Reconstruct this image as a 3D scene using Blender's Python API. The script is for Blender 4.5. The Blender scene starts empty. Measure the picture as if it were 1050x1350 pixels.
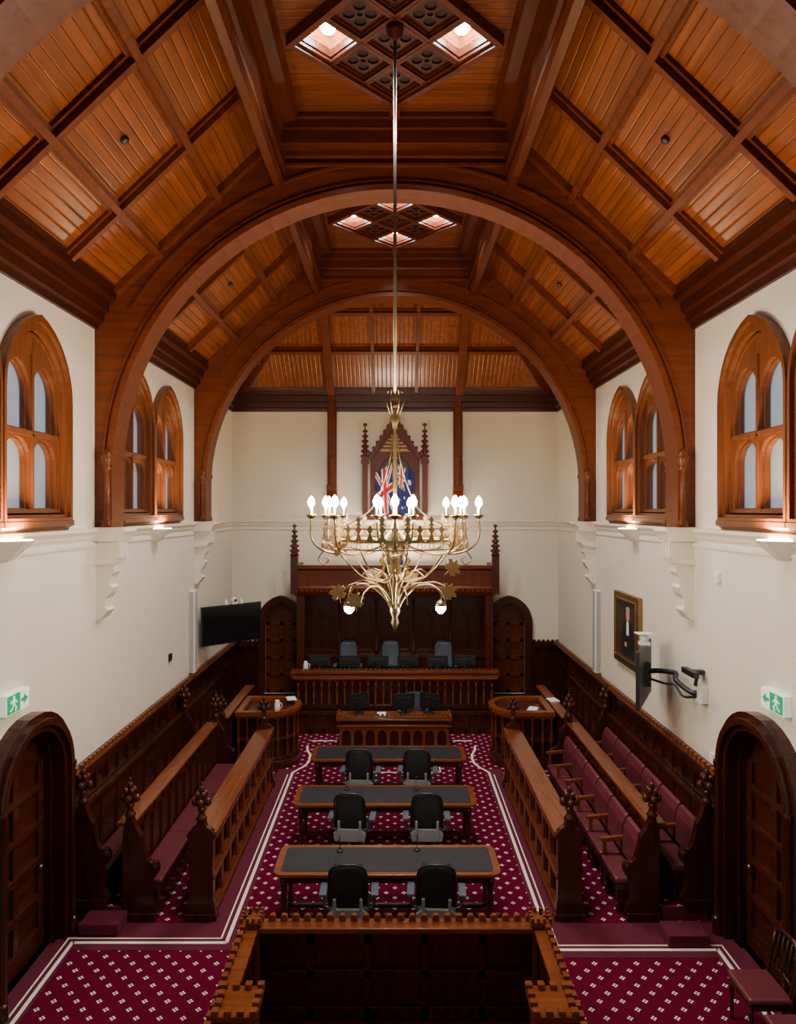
import bpy, bmesh, math, random
from mathutils import Vector, Matrix
from mathutils.geometry import tessellate_polygon
random.seed(4)
pi=math.pi
COL=bpy.context.scene.collection
# ------------------------------------------------------------------ materials
def newmat(name):
    m=bpy.data.materials.new(name); m.use_nodes=True
    nt=m.node_tree; b=nt.nodes['Principled BSDF']
    return m,nt,b
def plain(name,col,rough=.5,metal=0,emit=None,es=0,coat=0,noise=0.0,nscale=8):
    m,nt,b=newmat(name)
    b.inputs['Roughness'].default_value=rough; b.inputs['Metallic'].default_value=metal
    b.inputs['Coat Weight'].default_value=coat
    tc=nt.nodes.new('ShaderNodeTexCoord'); n=nt.nodes.new('ShaderNodeTexNoise')
    n.inputs['Scale'].default_value=nscale; n.inputs['Detail'].default_value=4
    nt.links.new(tc.outputs['Object'],n.inputs['Vector'])
    mx=nt.nodes.new('ShaderNodeMix'); mx.data_type='RGBA'
    k=noise
    mx.inputs['A'].default_value=(*[c*(1-k) for c in col],1); mx.inputs['B'].default_value=(*[min(1,c*(1+k)) for c in col],1)
    nt.links.new(n.outputs['Fac'],mx.inputs['Factor']); nt.links.new(mx.outputs['Result'],b.inputs['Base Color'])
    if emit:
        b.inputs['Emission Color'].default_value=(*emit,1); b.inputs['Emission Strength'].default_value=es
    return m
def math_(nt,op,a,b=None,c=None):
    n=nt.nodes.new('ShaderNodeMath'); n.operation=op
    for i,x in enumerate((a,b,c)):
        if x is None: continue
        if isinstance(x,(int,float)): n.inputs[i].default_value=x
        else: nt.links.new(x,n.inputs[i])
    return n.outputs[0]
def wood(name,c1,c2,rough=.35,grain='Y',board=None,bs=.1,coat=.12,spec=.36):
    m,nt,b=newmat(name)
    b.inputs['Roughness'].default_value=rough; b.inputs['Coat Weight'].default_value=coat
    b.inputs['Coat Roughness'].default_value=.15; b.inputs['Specular IOR Level'].default_value=spec
    tc=nt.nodes.new('ShaderNodeTexCoord'); mp=nt.nodes.new('ShaderNodeMapping')
    sc={'X':(.6,9,9),'Y':(9,.6,9),'Z':(9,9,.6)}[grain]; mp.inputs['Scale'].default_value=sc
    nt.links.new(tc.outputs['Object'],mp.inputs['Vector'])
    n=nt.nodes.new('ShaderNodeTexNoise'); n.inputs['Scale'].default_value=1.6; n.inputs['Detail'].default_value=6; n.inputs['Roughness'].default_value=.65
    nt.links.new(mp.outputs[0],n.inputs['Vector'])
    cr=nt.nodes.new('ShaderNodeValToRGB'); cr.color_ramp.elements[0].position=.3; cr.color_ramp.elements[1].position=.72
    cr.color_ramp.elements[0].color=(*c1,1); cr.color_ramp.elements[1].color=(*c2,1)
    nt.links.new(n.outputs['Fac'],cr.inputs['Fac']); col=cr.outputs['Color']
    if board:
        sp=nt.nodes.new('ShaderNodeSeparateXYZ'); nt.links.new(tc.outputs['Object'],sp.inputs[0])
        a=sp.outputs[board]; q=math_(nt,'DIVIDE',a,bs); fr=math_(nt,'FRACT',q)
        d=math_(nt,'ABSOLUTE',math_(nt,'SUBTRACT',fr,.5)); g=math_(nt,'GREATER_THAN',d,.46)
        fl=math_(nt,'FLOOR',q); wn=nt.nodes.new('ShaderNodeTexWhiteNoise'); wn.noise_dimensions='1D'; nt.links.new(fl,wn.inputs['W'])
        var=math_(nt,'MULTIPLY_ADD',wn.outputs['Value'],.28,.85)
        dk=math_(nt,'MULTIPLY',var,math_(nt,'MULTIPLY_ADD',g,-.45,1.0))
        hsv=nt.nodes.new('ShaderNodeHueSaturation'); nt.links.new(col,hsv.inputs['Color']); nt.links.new(dk,hsv.inputs['Value']); col=hsv.outputs['Color']
        bp=nt.nodes.new('ShaderNodeBump'); bp.inputs['Strength'].default_value=.6; bp.inputs['Distance'].default_value=.01; bp.invert=True
        sm=math_(nt,'POWER',math_(nt,'MULTIPLY',d,2),8.0)
        nt.links.new(sm,bp.inputs['Height']); nt.links.new(bp.outputs[0],b.inputs['Normal']); nt.links.new(bp.outputs[0],b.inputs['Coat Normal'])
    nt.links.new(col,b.inputs['Base Color'])
    return m
def carpet(name):
    m,nt,b=newmat(name); b.inputs['Roughness'].default_value=.95
    b.inputs['Specular IOR Level'].default_value=.05
    tc=nt.nodes.new('ShaderNodeTexCoord'); sp=nt.nodes.new('ShaderNodeSeparateXYZ'); nt.links.new(tc.outputs['Object'],sp.inputs[0])
    S=.25; tot=None
    for off in (0,.5):
        u=math_(nt,'MULTIPLY',math_(nt,'ABSOLUTE',math_(nt,'SUBTRACT',math_(nt,'FRACT',math_(nt,'MULTIPLY_ADD',sp.outputs[0],1/S,off+40)),.5)),S)
        v=math_(nt,'MULTIPLY',math_(nt,'ABSOLUTE',math_(nt,'SUBTRACT',math_(nt,'FRACT',math_(nt,'MULTIPLY_ADD',sp.outputs[1],1/S,off+40)),.5)),S)
        a=.021
        for (ax,ay) in ((a,0),(0,a)):
            du=math_(nt,'SUBTRACT',u,ax); dv=math_(nt,'SUBTRACT',v,ay)
            dd=math_(nt,'ADD',math_(nt,'MULTIPLY',du,du),math_(nt,'MULTIPLY',dv,dv))
            g=math_(nt,'LESS_THAN',dd,.0115**2)
            tot=g if tot is None else math_(nt,'MAXIMUM',tot,g)
    n=nt.nodes.new('ShaderNodeTexNoise'); n.inputs['Scale'].default_value=60; nt.links.new(tc.outputs['Object'],n.inputs['Vector'])
    m1=nt.nodes.new('ShaderNodeMix'); m1.data_type='RGBA'; m1.inputs['A'].default_value=(.060,.0012,.012,1); m1.inputs['B'].default_value=(.135,.003,.027,1)
    nt.links.new(n.outputs['Fac'],m1.inputs['Factor'])
    m2=nt.nodes.new('ShaderNodeMix'); m2.data_type='RGBA'; m2.inputs['B'].default_value=(.80,.72,.64,1)
    nt.links.new(tot,m2.inputs['Factor']); nt.links.new(m1.outputs['Result'],m2.inputs['A']); nt.links.new(m2.outputs['Result'],b.inputs['Base Color'])
    return m
M_wall=plain('wall_plaster',(.70,.63,.515),.85,noise=.03,nscale=2)
M_stone=plain('painted_stone',(.74,.67,.55),.6,noise=.03)
CA,CB=(.115,.026,.005),(.25,.067,.013)
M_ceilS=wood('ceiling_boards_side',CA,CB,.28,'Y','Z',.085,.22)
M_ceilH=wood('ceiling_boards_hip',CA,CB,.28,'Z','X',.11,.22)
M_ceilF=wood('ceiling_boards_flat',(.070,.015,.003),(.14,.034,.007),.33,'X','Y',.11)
M_rib=wood('roof_timber',(.040,.0075,.002),(.088,.018,.0042),.38,'Y',coat=.0,spec=.26)
M_ribX=wood('roof_timber_cross',(.040,.0075,.002),(.088,.018,.0042),.38,'X',coat=.0,spec=.26)
M_corn=wood('cornice_timber',(.022,.004,.0014),(.048,.009,.0025),.38,'Y',coat=.0,spec=.26)
M_arch=wood('arch_timber',(.068,.0135,.0032),(.135,.030,.0065),.36,'X',coat=.0,spec=.26)
M_win=wood('window_timber',(.085,.023,.006),(.165,.048,.013),.38,'Z')
M_dark=wood('dark_furniture_wood',(.020,.0038,.002),(.052,.0104,.004),.26,'Z')
M_darkH=wood('dark_furniture_wood_rail',(.030,.0060,.0028),(.074,.0160,.006),.24,'Y')
M_mid=wood('polished_rail_wood',(.105,.024,.006),(.21,.057,.013),.22,'Y',coat=.2)
M_midX=wood('polished_rail_wood_cross',(.105,.024,.006),(.21,.057,.013),.22,'X',coat=.2)
M_carpet=carpet('patterned_carpet')
M_maroon=plain('plain_maroon_carpet',(.085,.0018,.017),.95,noise=.25,nscale=70)
M_line=plain('carpet_border_stripe',(.80,.70,.64),.9,noise=.06,nscale=50)
M_leather=plain('maroon_leather',(.115,.022,.029),.38,noise=.12,nscale=6)
M_black=plain('black_plastic',(.010,.011,.013),.4,noise=.1)
M_mesh=plain('black_mesh_fabric',(.011,.012,.015),.7,noise=.3,nscale=90)
M_grey=plain('grey_chair_shell',(.22,.23,.24),.4,noise=.05)
M_bluegrey=plain('blue_grey_fabric',(.065,.085,.115),.6,noise=.15,nscale=30)
M_inlay=plain('dark_blue_leather_inlay',(.013,.016,.024),.45,noise=.15,nscale=20)
M_brass=plain('aged_brass',(.29,.215,.11),.3,1,noise=.25,nscale=12)
M_gold=plain('gilt',(.65,.40,.12),.35,.9,noise=.15)
M_leaf=plain('bronze_leaf',(.30,.20,.08),.38,.9,noise=.2)
M_steel=plain('rod_steel',(.26,.22,.19),.28,1,noise=.05)
M_glass=plain('frosted_window_glass',(.16,.20,.24),.25,emit=(.48,.63,.78),es=.30,noise=.1,nscale=1.2)  # pale blue emission stands in for daylight outside the panes
M_bulb=plain('lit_bulb',(1,.95,.85),.3,emit=(1,.88,.70),es=300)
M_lampw=plain('white_lamp',(1,1,1),.3,emit=(.85,.93,1),es=190)
M_upl=plain('uplight_diffuser',(1,.9,.7),.5,emit=(1,.76,.40),es=34)
M_white=plain('white_plastic',(.75,.75,.73),.45,noise=.03)
M_lgrey=plain('pale_grey_grille',(.38,.38,.37),.5,noise=.1,nscale=60)
M_screen=plain('dark_screen',(.006,.006,.008),.12,noise=.1)
M_green=plain('exit_green',(.0,.27,.10),.4,emit=(0,.45,.18),es=.45)
M_signw=plain('exit_white',(.85,.9,.85),.4,emit=(.9,1,.92),es=.35)
M_red=plain('flag_red',(.50,.012,.02),.7,noise=.1); M_blue=plain('flag_blue',(.012,.02,.13),.7,noise=.1); M_fwhite=plain('flag_white',(.8,.8,.8),.7,noise=.05)
M_redwood=wood('red_carved_wood',(.050,.006,.003),(.11,.014,.006),.4,'Z',coat=.05)
M_recess_shade=plain('painted_recess_shade',(.012,.005,.003),.9,noise=.1)  # near-black colour stands for the shade behind the pierced tracery
M_canvas=plain('portrait_background',(.045,.03,.02),.4,noise=.5,nscale=3)
M_robe=plain('painted_robe',(.012,.011,.012),.5,noise=.3); M_skin=plain('painted_skin',(.5,.28,.19),.5,noise=.1)
M_paper=plain('paper',(.8,.8,.78),.6,noise=.03)
# ------------------------------------------------------------------ mesh builder
class MB:
    def __init__(s): s.v=[]; s.f=[]; s.sm=[]; s.mi=[]
    def add(s,vs,fs,smooth=False,M=None,mi=0):
        o=len(s.v)
        for v in vs:
            v=Vector(v)
            if M is not None: v=M@v
            s.v.append(v)
        for f in fs:
            s.f.append([o+i for i in f]); s.sm.append(smooth); s.mi.append(mi)
        return s
    def box(s,x0,x1,y0,y1,z0,z1,M=None,mi=0):
        vs=[(x,y,z) for x in (x0,x1) for y in (y0,y1) for z in (z0,z1)]
        return s.add(vs,[(0,1,3,2),(4,6,7,5),(0,4,5,1),(2,3,7,6),(0,2,6,4),(1,5,7,3)],M=M,mi=mi)
    def cbox(s,c,d,M=None,mi=0):
        return s.box(c[0]-d[0]/2,c[0]+d[0]/2,c[1]-d[1]/2,c[1]+d[1]/2,c[2]-d[2]/2,c[2]+d[2]/2,M,mi)
    def pl(s,loops,axis,a,b,M=None,mi=0):
        def P(p,t):
            return {'y':(p[0],t,p[1]),'x':(t,p[0],p[1]),'z':(p[0],p[1],t)}[axis]
        flat=[p for l in loops for p in l]; n=len(flat)
        tri=tessellate_polygon([[Vector((p[0],p[1],0)) for p in l] for l in loops])
        vs=[P(p,a) for p in flat]+[P(p,b) for p in flat]
        fs=[tuple(t) for t in tri]+[tuple(i+n for i in reversed(t)) for t in tri]
        o=0
        for l in loops:
            k=len(l)
            for i in range(k):
                j=(i+1)%k; fs.append((o+i,o+j,o+j+n,o+i+n))
            o+=k
        return s.add(vs,fs,M=M,mi=mi)
    def lathe(s,prof,c=(0,0,0),seg=16,M=None,mi=0,smooth=True):
        vs=[];fs=[];k=len(prof)
        for i in range(seg):
            a=2*pi*i/seg
            for r,z in prof: vs.append((c[0]+r*math.cos(a),c[1]+r*math.sin(a),c[2]+z))
        for i in range(seg):
            j=(i+1)%seg
            for q in range(k-1): fs.append((i*k+q,j*k+q,j*k+q+1,i*k+q+1))
        s.add(vs,fs,smooth,M,mi)
        s.add([vs[i*k] for i in range(seg)],[tuple(range(seg))],False,M,mi)
        s.add([vs[i*k+k-1] for i in range(seg)],[tuple(range(seg))],False,M,mi)
        return s
    def tube(s,pts,r,seg=8,M=None,mi=0,closed=False):
        pts=[Vector(p) for p in pts]; n=len(pts); vs=[];fs=[]
        up=None
        for i,p in enumerate(pts):
            if closed: t=(pts[(i+1)%n]-pts[i-1])
            else: t=(pts[min(i+1,n-1)]-pts[max(i-1,0)])
            t.normalize()
            if up is None:
                up=Vector((0,0,1)) if abs(t.z)<.9 else Vector((1,0,0))
            u=(up-t*up.dot(t)).normalized(); w=t.cross(u); up=u
            rr=r[i] if isinstance(r,(list,tuple)) else r
            for q in range(seg):
                a=2*pi*q/seg; vs.append(p+u*math.cos(a)*rr+w*math.sin(a)*rr)
        for i in range(n if closed else n-1):
            j=(i+1)%n
            for q in range(seg):
                q2=(q+1)%seg; fs.append((i*seg+q,i*seg+q2,j*seg+q2,j*seg+q))
        if not closed:
            fs.append(tuple(range(seg))); fs.append(tuple((n-1)*seg+q for q in range(seg)))
        return s.add(vs,fs,True,M,mi)
    def curve(s,ctrl,r,seg=6,M=None,n=5):
        P=[Vector(p) for p in ctrl]; P=[P[0]*2-P[1]]+P+[P[-1]*2-P[-2]]; out=[]
        for i in range(1,len(P)-2):
            for k in range(n):
                t=k/n; a,b,c,d=P[i-1],P[i],P[i+1],P[i+2]
                out.append(.5*((2*b)+(c-a)*t+(2*a-5*b+4*c-d)*t*t+(-a+3*b-3*c+d)*t**3))
        out.append(P[-2])
        if isinstance(r,(list,tuple)):
            m=len(out); r=[r[0]+(r[1]-r[0])*i/(m-1) for i in range(m)]
        return s.tube(out,r,seg,M)
    def sph(s,c,r,seg=12,rings=8,M=None,mi=0):
        if not isinstance(r,(tuple,list)): r=(r,r,r)
        vs=[];fs=[]
        for i in range(rings+1):
            t=pi*i/rings
            for j in range(seg):
                a=2*pi*j/seg; vs.append((c[0]+r[0]*math.sin(t)*math.cos(a),c[1]+r[1]*math.sin(t)*math.sin(a),c[2]+r[2]*math.cos(t)))
        for i in range(rings):
            for j in range(seg):
                k=(j+1)%seg; fs.append((i*seg+j,i*seg+k,(i+1)*seg+k,(i+1)*seg+j))
        return s.add(vs,fs,True,M,mi)
    def beam(s,p0,p1,w,h,up=(0,0,1),M=None):
        p0=Vector(p0);p1=Vector(p1);t=(p1-p0).normalized();up=Vector(up);up=(up-t*up.dot(t)).normalized();sd=t.cross(up)
        vs=[]
        for p in (p0,p1):
            for a in (-w/2,w/2):
                for b in (0,-h): vs.append(p+sd*a+up*b)
        return s.add(vs,[(0,1,3,2),(4,6,7,5),(0,4,5,1),(2,3,7,6),(0,2,6,4),(1,5,7,3)],M=M)
    def obj(s,name,mat,parent=None,loc=(0,0,0),bev=None,rotz=0):
        me=bpy.data.meshes.new(name); me.from_pydata([tuple(v) for v in s.v],[],s.f)
        for m in (mat if isinstance(mat,(list,tuple)) else [mat]): me.materials.append(m)
        for p,sm,mi in zip(me.polygons,s.sm,s.mi): p.use_smooth=sm; p.material_index=mi
        bm=bmesh.new(); bm.from_mesh(me); bmesh.ops.remove_doubles(bm,verts=bm.verts,dist=1e-5); bmesh.ops.recalc_face_normals(bm,faces=bm.faces); bm.to_mesh(me); bm.free()
        o=bpy.data.objects.new(name,me); COL.objects.link(o); o.location=loc; o.rotation_euler=(0,0,rotz)
        if parent: o.parent=parent
        if bev:
            b=o.modifiers.new('bevel','BEVEL'); b.width=bev; b.segments=2; b.limit_method='ANGLE'; b.angle_limit=math.radians(40)
        return o
def top(o,label,cat,group=None):
    o['label']=label; o['category']=cat
    if group: o['group']=group
    return o
def root(name,loc,label,cat,group=None,rotz=0):
    e=bpy.data.objects.new(name,None); COL.objects.link(e); e.location=loc; e.rotation_euler=(0,0,rotz); e.empty_display_size=.2
    return top(e,label,cat,group)
def struct(o,label=None):
    o['kind']='structure'
    if label: o['label']=label
    return o
def copy_tree(src,loc,rotz=None,label=None):
    n=src.copy(); COL.objects.link(n); n.location=loc
    if rotz is not None: n.rotation_euler=(0,0,rotz)
    if label: n['label']=label
    def rec(a,b):
        for c in a.children:
            k=c.copy(); COL.objects.link(k); k.parent=b; rec(c,k)
    rec(src,n)
    return n
trimn=[0]
def trim(mb,mat,bev=None,label=None):
    trimn[0]+=1
    return struct(mb.obj('trim_%d'%trimn[0],mat,bev=bev),label)
def arc(cx,cz,r,a0,a1,n):
    return [(cx+r*math.cos(a0+(a1-a0)*i/n),cz+r*math.sin(a0+(a1-a0)*i/n)) for i in range(n+1)]
def pointed(c,hw,z0,zs,za,n=8):
    h=za-zs; R=(hw*hw+h*h)/(2*hw)
    pts=[(c-hw,z0),(c+hw,z0)]
    cx=c+hw-R
    a1=math.acos(max(-1,min(1,(c-cx)/R)))
    right=[(cx+R*math.cos(a1*i/n),zs+R*math.sin(a1*i/n)) for i in range(n+1)]
    left=[(2*c-x,z) for x,z in reversed(right[:-1])]
    return pts+right[0:]+left if zs>z0+1e-6 else right+left
# ------------------------------------------------------------------ constants
H=4.3; D=18.0; Y0=-.6
WINC=[6.52,8.10,11.18,12.74]
# ------------------------------------------------------------------ floor
f=MB().box(-4.7,4.7,Y0,18.3,-.1,0).obj('floor',M_carpet); struct(f,'maroon carpet with small white flower pattern')
mb=MB()
mb.box(-2.42,-2.02,8.45,14.2,.0,.006); mb.box(-4.25,-2.02,8.36,8.9,.0,.0065); mb.box(-4.3,-3.96,Y0,8.5,0,.007)
mb.box(1.86,2.2,8.3,14.2,.0,.006); mb.box(1.86,4.25,8.22,8.9,.0,.0065); mb.box(3.9,4.3,Y0,8.4,0,.007)
trim(mb,M_maroon,label='plain maroon carpet border')
mb=MB(); w=.045
for t in (0,.085):
    xl=-2.10-t; xr=1.93+t; w2=w if t==0 else .02
    mb.box(xl-w2/2,xl+w2/2,8.5+t,13.9,.008,.012); mb.box(xr-w2/2,xr+w2/2,8.36+t,13.9,.008,.012)
    mb.box(-4.02-t,xl,8.5+t-w2/2,8.5+t+w2/2,.008,.012); mb.box(xr,3.96+t,8.36+t-w2/2,8.36+t+w2/2,.008,.012)
    mb.box(-4.02-t-w2/2,-4.02-t+w2/2,Y0,8.5+t+w2/2,.008,.012); mb.box(3.96+t-w2/2,3.96+t+w2/2,Y0,8.36+t+w2/2,.008,.012)
for s,x0 in ((-1,-2.10),(1,1.93)):
    pts=[(x0,13.9),(x0,14.0),(x0-s*.06,14.12),(x0-s*.16,14.28),(x0-s*.24,14.5),(x0-s*.26,14.75),(x0-s*.24,15.0),(x0-s*.14,15.3),(x0-s*.1,15.6)]
    l=[(p[0]-.025,p[1]) for p in pts]+[(p[0]+.025,p[1]) for p in reversed(pts)]
    mb.pl([l],'z',.008,.012)
mb.box(-1.95,-1.35,15.9,15.95,.008,.012); mb.box(1.35,1.8,15.9,15.95,.008,.012)
mb.box(-1.0,.95,14.0,14.03,.008,.012); mb.box(-1.0,-.97,14.0,15.1,.008,.012); mb.box(.92,.95,14.0,15.1,.008,.012)
trim(mb,M_line,label='white woven carpet border stripe')
# ------------------------------------------------------------------ walls with openings
def wall_side(s):
    outer=[(Y0,-.1),(18.4,-.1),(18.4,8.6),(Y0,8.6)]
    holes=[pointed(c,.66,5.36,6.78,7.50) for c in WINC]
    holes.append(pointed(7.91,.68,-.05,2.25,2.82))
    mb=MB().pl([outer]+holes,'x',s*H,s*(H+.45))
    return struct(mb.obj('wall_right' if s>0 else 'wall_left',M_wall),'cream painted plaster wall')
for s in (-1,1): wall_side(s)
mb=MB().pl([[(-4.75,0),(4.75,0),(4.75,8.6),(-4.75,8.6)],pointed(-3.0,.44,.551,2.45,2.95),pointed(3.0,.44,.551,2.45,2.95)],'y',D,D+.4)
struct(mb.obj('wall_back',M_wall),'cream painted plaster end wall')
mb=MB()
for s in (-1,1):
    prof=[(s*H,5.0),(s*(H-.03),5.0),(s*(H-.04),5.04),(s*(H-.08),5.09),(s*(H-.08),5.13),(s*H,5.15)]
    mb.pl([prof],'y',Y0,D)
    mb.pl([[(s*H,4.88),(s*(H-.025),4.88),(s*(H-.025),4.92),(s*H,4.92)]],'y',Y0,D)
prof=[(D,5.0),(D-.03,5.0),(D-.04,5.04),(D-.08,5.09),(D-.08,5.13),(D,5.15)]
mb.pl([prof],'x',-H,H); mb.box(-H,H,D-.025,D,4.88,4.92)
trim(mb,M_stone,label='cream moulded string course')
mb=MB()
cp=[(0,7.98),(.05,7.98),(.07,8.06),(.13,8.08),(.15,8.2),(.2,8.22),(.22,8.36),(.3,8.4),(.32,8.5),(.34,8.56),(0,8.56)]
for s in (-1,1): mb.pl([[(s*(H-a),z) for a,z in cp]],'y',Y0,D)
mb.pl([[(D-a,z) for a,z in cp]],'x',-H,H)
trim(mb,M_corn,label='dark moulded timber cornice')
# ------------------------------------------------------------------ ceiling
def sz(x): return 8.5+.957*(4.05-abs(x))
HIPY=15.0; K=(10.8-8.5)/(17.75-HIPY)
mb=MB()
for s in (-1,1):
    vs=[(s*4.1,Y0,8.452),(s*4.1,17.8,8.452),(s*1.65,HIPY,10.8),(s*1.65,Y0,10.8)]
    n=Vector((s*.69,0,.72))*.06
    mb.add(vs+[tuple(Vector(v)+n) for v in vs],[(0,1,2,3),(7,6,5,4),(0,4,5,1),(1,5,6,2),(2,6,7,3),(3,7,4,0)])
struct(mb.obj('ceiling',M_ceilS),'varnished orange timber boarded sloping ceiling')
mb=MB()
vs=[(-4.1,17.8,8.458),(4.1,17.8,8.458),(1.65,HIPY,10.8),(-1.65,HIPY,10.8)]; n=Vector((0,.05,.06))
mb.add(vs+[tuple(Vector(v)+n) for v in vs],[(0,1,2,3),(7,6,5,4),(0,4,5,1),(1,5,6,2),(2,6,7,3),(3,7,4,0)])
struct(mb.obj('ceiling.001',M_ceilH),'boarded hipped end of the timber ceiling')
LC=[7.75,12.6]; CS=.38
def dia(cx,cy,r): return [(cx-r,cy),(cx,cy-r),(cx+r,cy),(cx,cy+r)]
holes=[];lit=[];trac=[]
for li,lc in enumerate(LC):
    for i in (-1,0,1):
        for j in (-1,0,1):
            cx=(i-j)*CS; cy=lc+(i+j)*CS
            if abs(i)==1 and abs(j)==1 and not (li==0 and i==j):
                holes.append(dia(cx,cy,.31)); lit.append((cx,cy))
            else: trac.append((cx,cy))
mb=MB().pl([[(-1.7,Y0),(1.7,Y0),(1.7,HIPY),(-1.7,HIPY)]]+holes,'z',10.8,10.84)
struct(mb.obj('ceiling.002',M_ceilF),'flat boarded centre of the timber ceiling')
mb=MB()
for cx,cy in lit: mb.pl([dia(cx,cy,.34),dia(cx,cy,.31)],'z',10.8,11.35); mb.pl([dia(cx,cy,.34)],'z',11.35,11.38)
trim(mb,M_ceilS,label='boxed light shafts in ceiling')
mb=MB()
for cx,cy in lit+trac: mb.pl([dia(cx,cy,.385),dia(cx,cy,.325)],'z',10.70,10.8); mb.pl([dia(cx,cy,.33),dia(cx,cy,.30)],'z',10.74,10.8)
for lc in LC: mb.pl([dia(0,lc,1.24),dia(0,lc,1.14)],'z',10.66,10.8)
trim(mb,M_ribX,label='moulded diamond lattice ceiling frames')
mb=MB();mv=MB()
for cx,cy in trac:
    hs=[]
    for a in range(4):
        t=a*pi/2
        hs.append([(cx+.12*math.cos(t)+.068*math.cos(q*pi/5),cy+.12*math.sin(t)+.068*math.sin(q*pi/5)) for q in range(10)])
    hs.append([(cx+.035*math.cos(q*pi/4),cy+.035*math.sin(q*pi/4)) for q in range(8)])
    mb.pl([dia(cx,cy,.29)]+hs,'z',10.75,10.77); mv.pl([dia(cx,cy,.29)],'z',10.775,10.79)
trim(mb,M_corn,label='pierced quatrefoil ceiling tracery'); trim(mv,M_recess_shade,label='dark sheet painted as shade behind ceiling tracery')
for cx,cy in lit:
    L=MB().sph((0,0,0),.095).lathe([(.03,.09),(.03,.44)],seg=10).obj('ceiling_lamp',M_lampw,loc=(cx,cy,10.90))
    top(L,'bright white bulb lamp inside timber ceiling shaft','lamp','ceiling shaft lamps')
mb=MB()
for y0,y1 in ((9.0,9.8),(Y0,6.5),(10.1,11.3),(13.9,14.6)): mb.box(-.07,.07,y0,y1,10.7,10.8)
for y in (4.6,5.28,9.45,10.36,14.3):
    mb.box(-1.6,1.6,y-.1,y+.1,10.42,10.8); mb.box(-1.6,1.6,y-.15,y+.15,10.6,10.8); mb.box(-1.6,1.6,y-.2,y+.2,10.72,10.8)
trim(mb,M_ribX,.01,'moulded cross beams')
mb=MB()
for s in (-1,1):
    prof=[(s*1.56,10.8),(s*1.56,10.25),(s*1.6,10.22),(s*1.58,10.06),(s*1.62,10.0),(s*1.72,10.0),(s*1.76,10.06),(s*1.74,10.22),(s*1.8,10.25),(s*1.8,10.68)]
    mb.pl([prof],'y',Y0,14.75)
    mb.pl([[(s*1.3,10.8),(s*1.36,10.7),(s*1.5,10.68),(s*1.56,10.55),(s*1.56,10.8)]],'y',Y0,14.75)
trim(mb,M_rib,label='deep moulded main purlins')
mb=MB()
for s in (-1,1):
    nrm=Vector((s*.691,0,.722))
    for x in (3.43,2.59):
        ye=HIPY+(17.75-HIPY)*((10.8-sz(x))/(2.3))
        mb.beam((s*x,Y0,sz(x)),(s*x,ye,sz(x)),.085,.14,nrm); mb.beam((s*x,Y0,sz(x)),(s*x,ye,sz(x)),.17,.05,nrm)
    for y in [2.0,3.5,6.72,8.35,11.62,13.15]:
        mb.beam((s*4.02,y,sz(4.02)),(s*1.75,y,sz(1.75)),.085,.115,nrm); mb.beam((s*4.02,y,sz(4.02)),(s*1.75,y,sz(1.75)),.17,.045,nrm)
    for y in (4.6,5.28,9.72,10.16,14.55,15.0):
        mb.beam((s*4.02,y,sz(4.02)),(s*1.75,y,sz(1.75)),.14,.1,nrm)
    mb.beam((s*4.0,17.7,8.52),(s*1.65,HIPY,10.8),.14,.16,(s*.5,-.3,.8))
trim(mb,M_arch,label='grid of moulded ceiling ribs on sloping boards')
mb=MB()
nrm=Vector((0,K,1)).normalized()
def hz(y): return 8.5+K*(17.75-y)
for x in (-1.65,1.65): mb.beam((x,17.72,hz(17.72)),(x,14.9,hz(14.9)),.2,.22,nrm)
for x in (-.55,.55): mb.beam((x,17.72,hz(17.72)),(x,14.9,hz(14.9)),.08,.13,nrm)
for y in (16.76,15.92):
    xw=1.65+(y-HIPY)/(17.75-HIPY)*(4.05-1.65)
    mb.beam((-xw,y,hz(y)),(xw,y,hz(y)),.09,.14,nrm); mb.beam((-xw,y,hz(y)),(xw,y,hz(y)),.17,.05,nrm)
trim(mb,M_arch,label='ribs on hipped end ceiling')
mb=MB()
for x in (-1.65,1.65):
    mb.box(x-.08,x+.08,D-.26,D,6.0,8.4); mb.box(x-.12,x+.12,D-.14,D,6.0,8.4)
    mb.pl([[(D,5.55),(D-.1,5.7),(D-.2,5.9),(D-.3,5.95),(D-.3,6.05),(D,6.05)]],'x',x-.13,x+.13)
    mb.lathe([(.05,0),(.05,.6),(.08,.64),(.09,.7)],(x,D-.3,6.05),10)
trim(mb,M_arch,.008,'timber wall posts on end wall')
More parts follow.
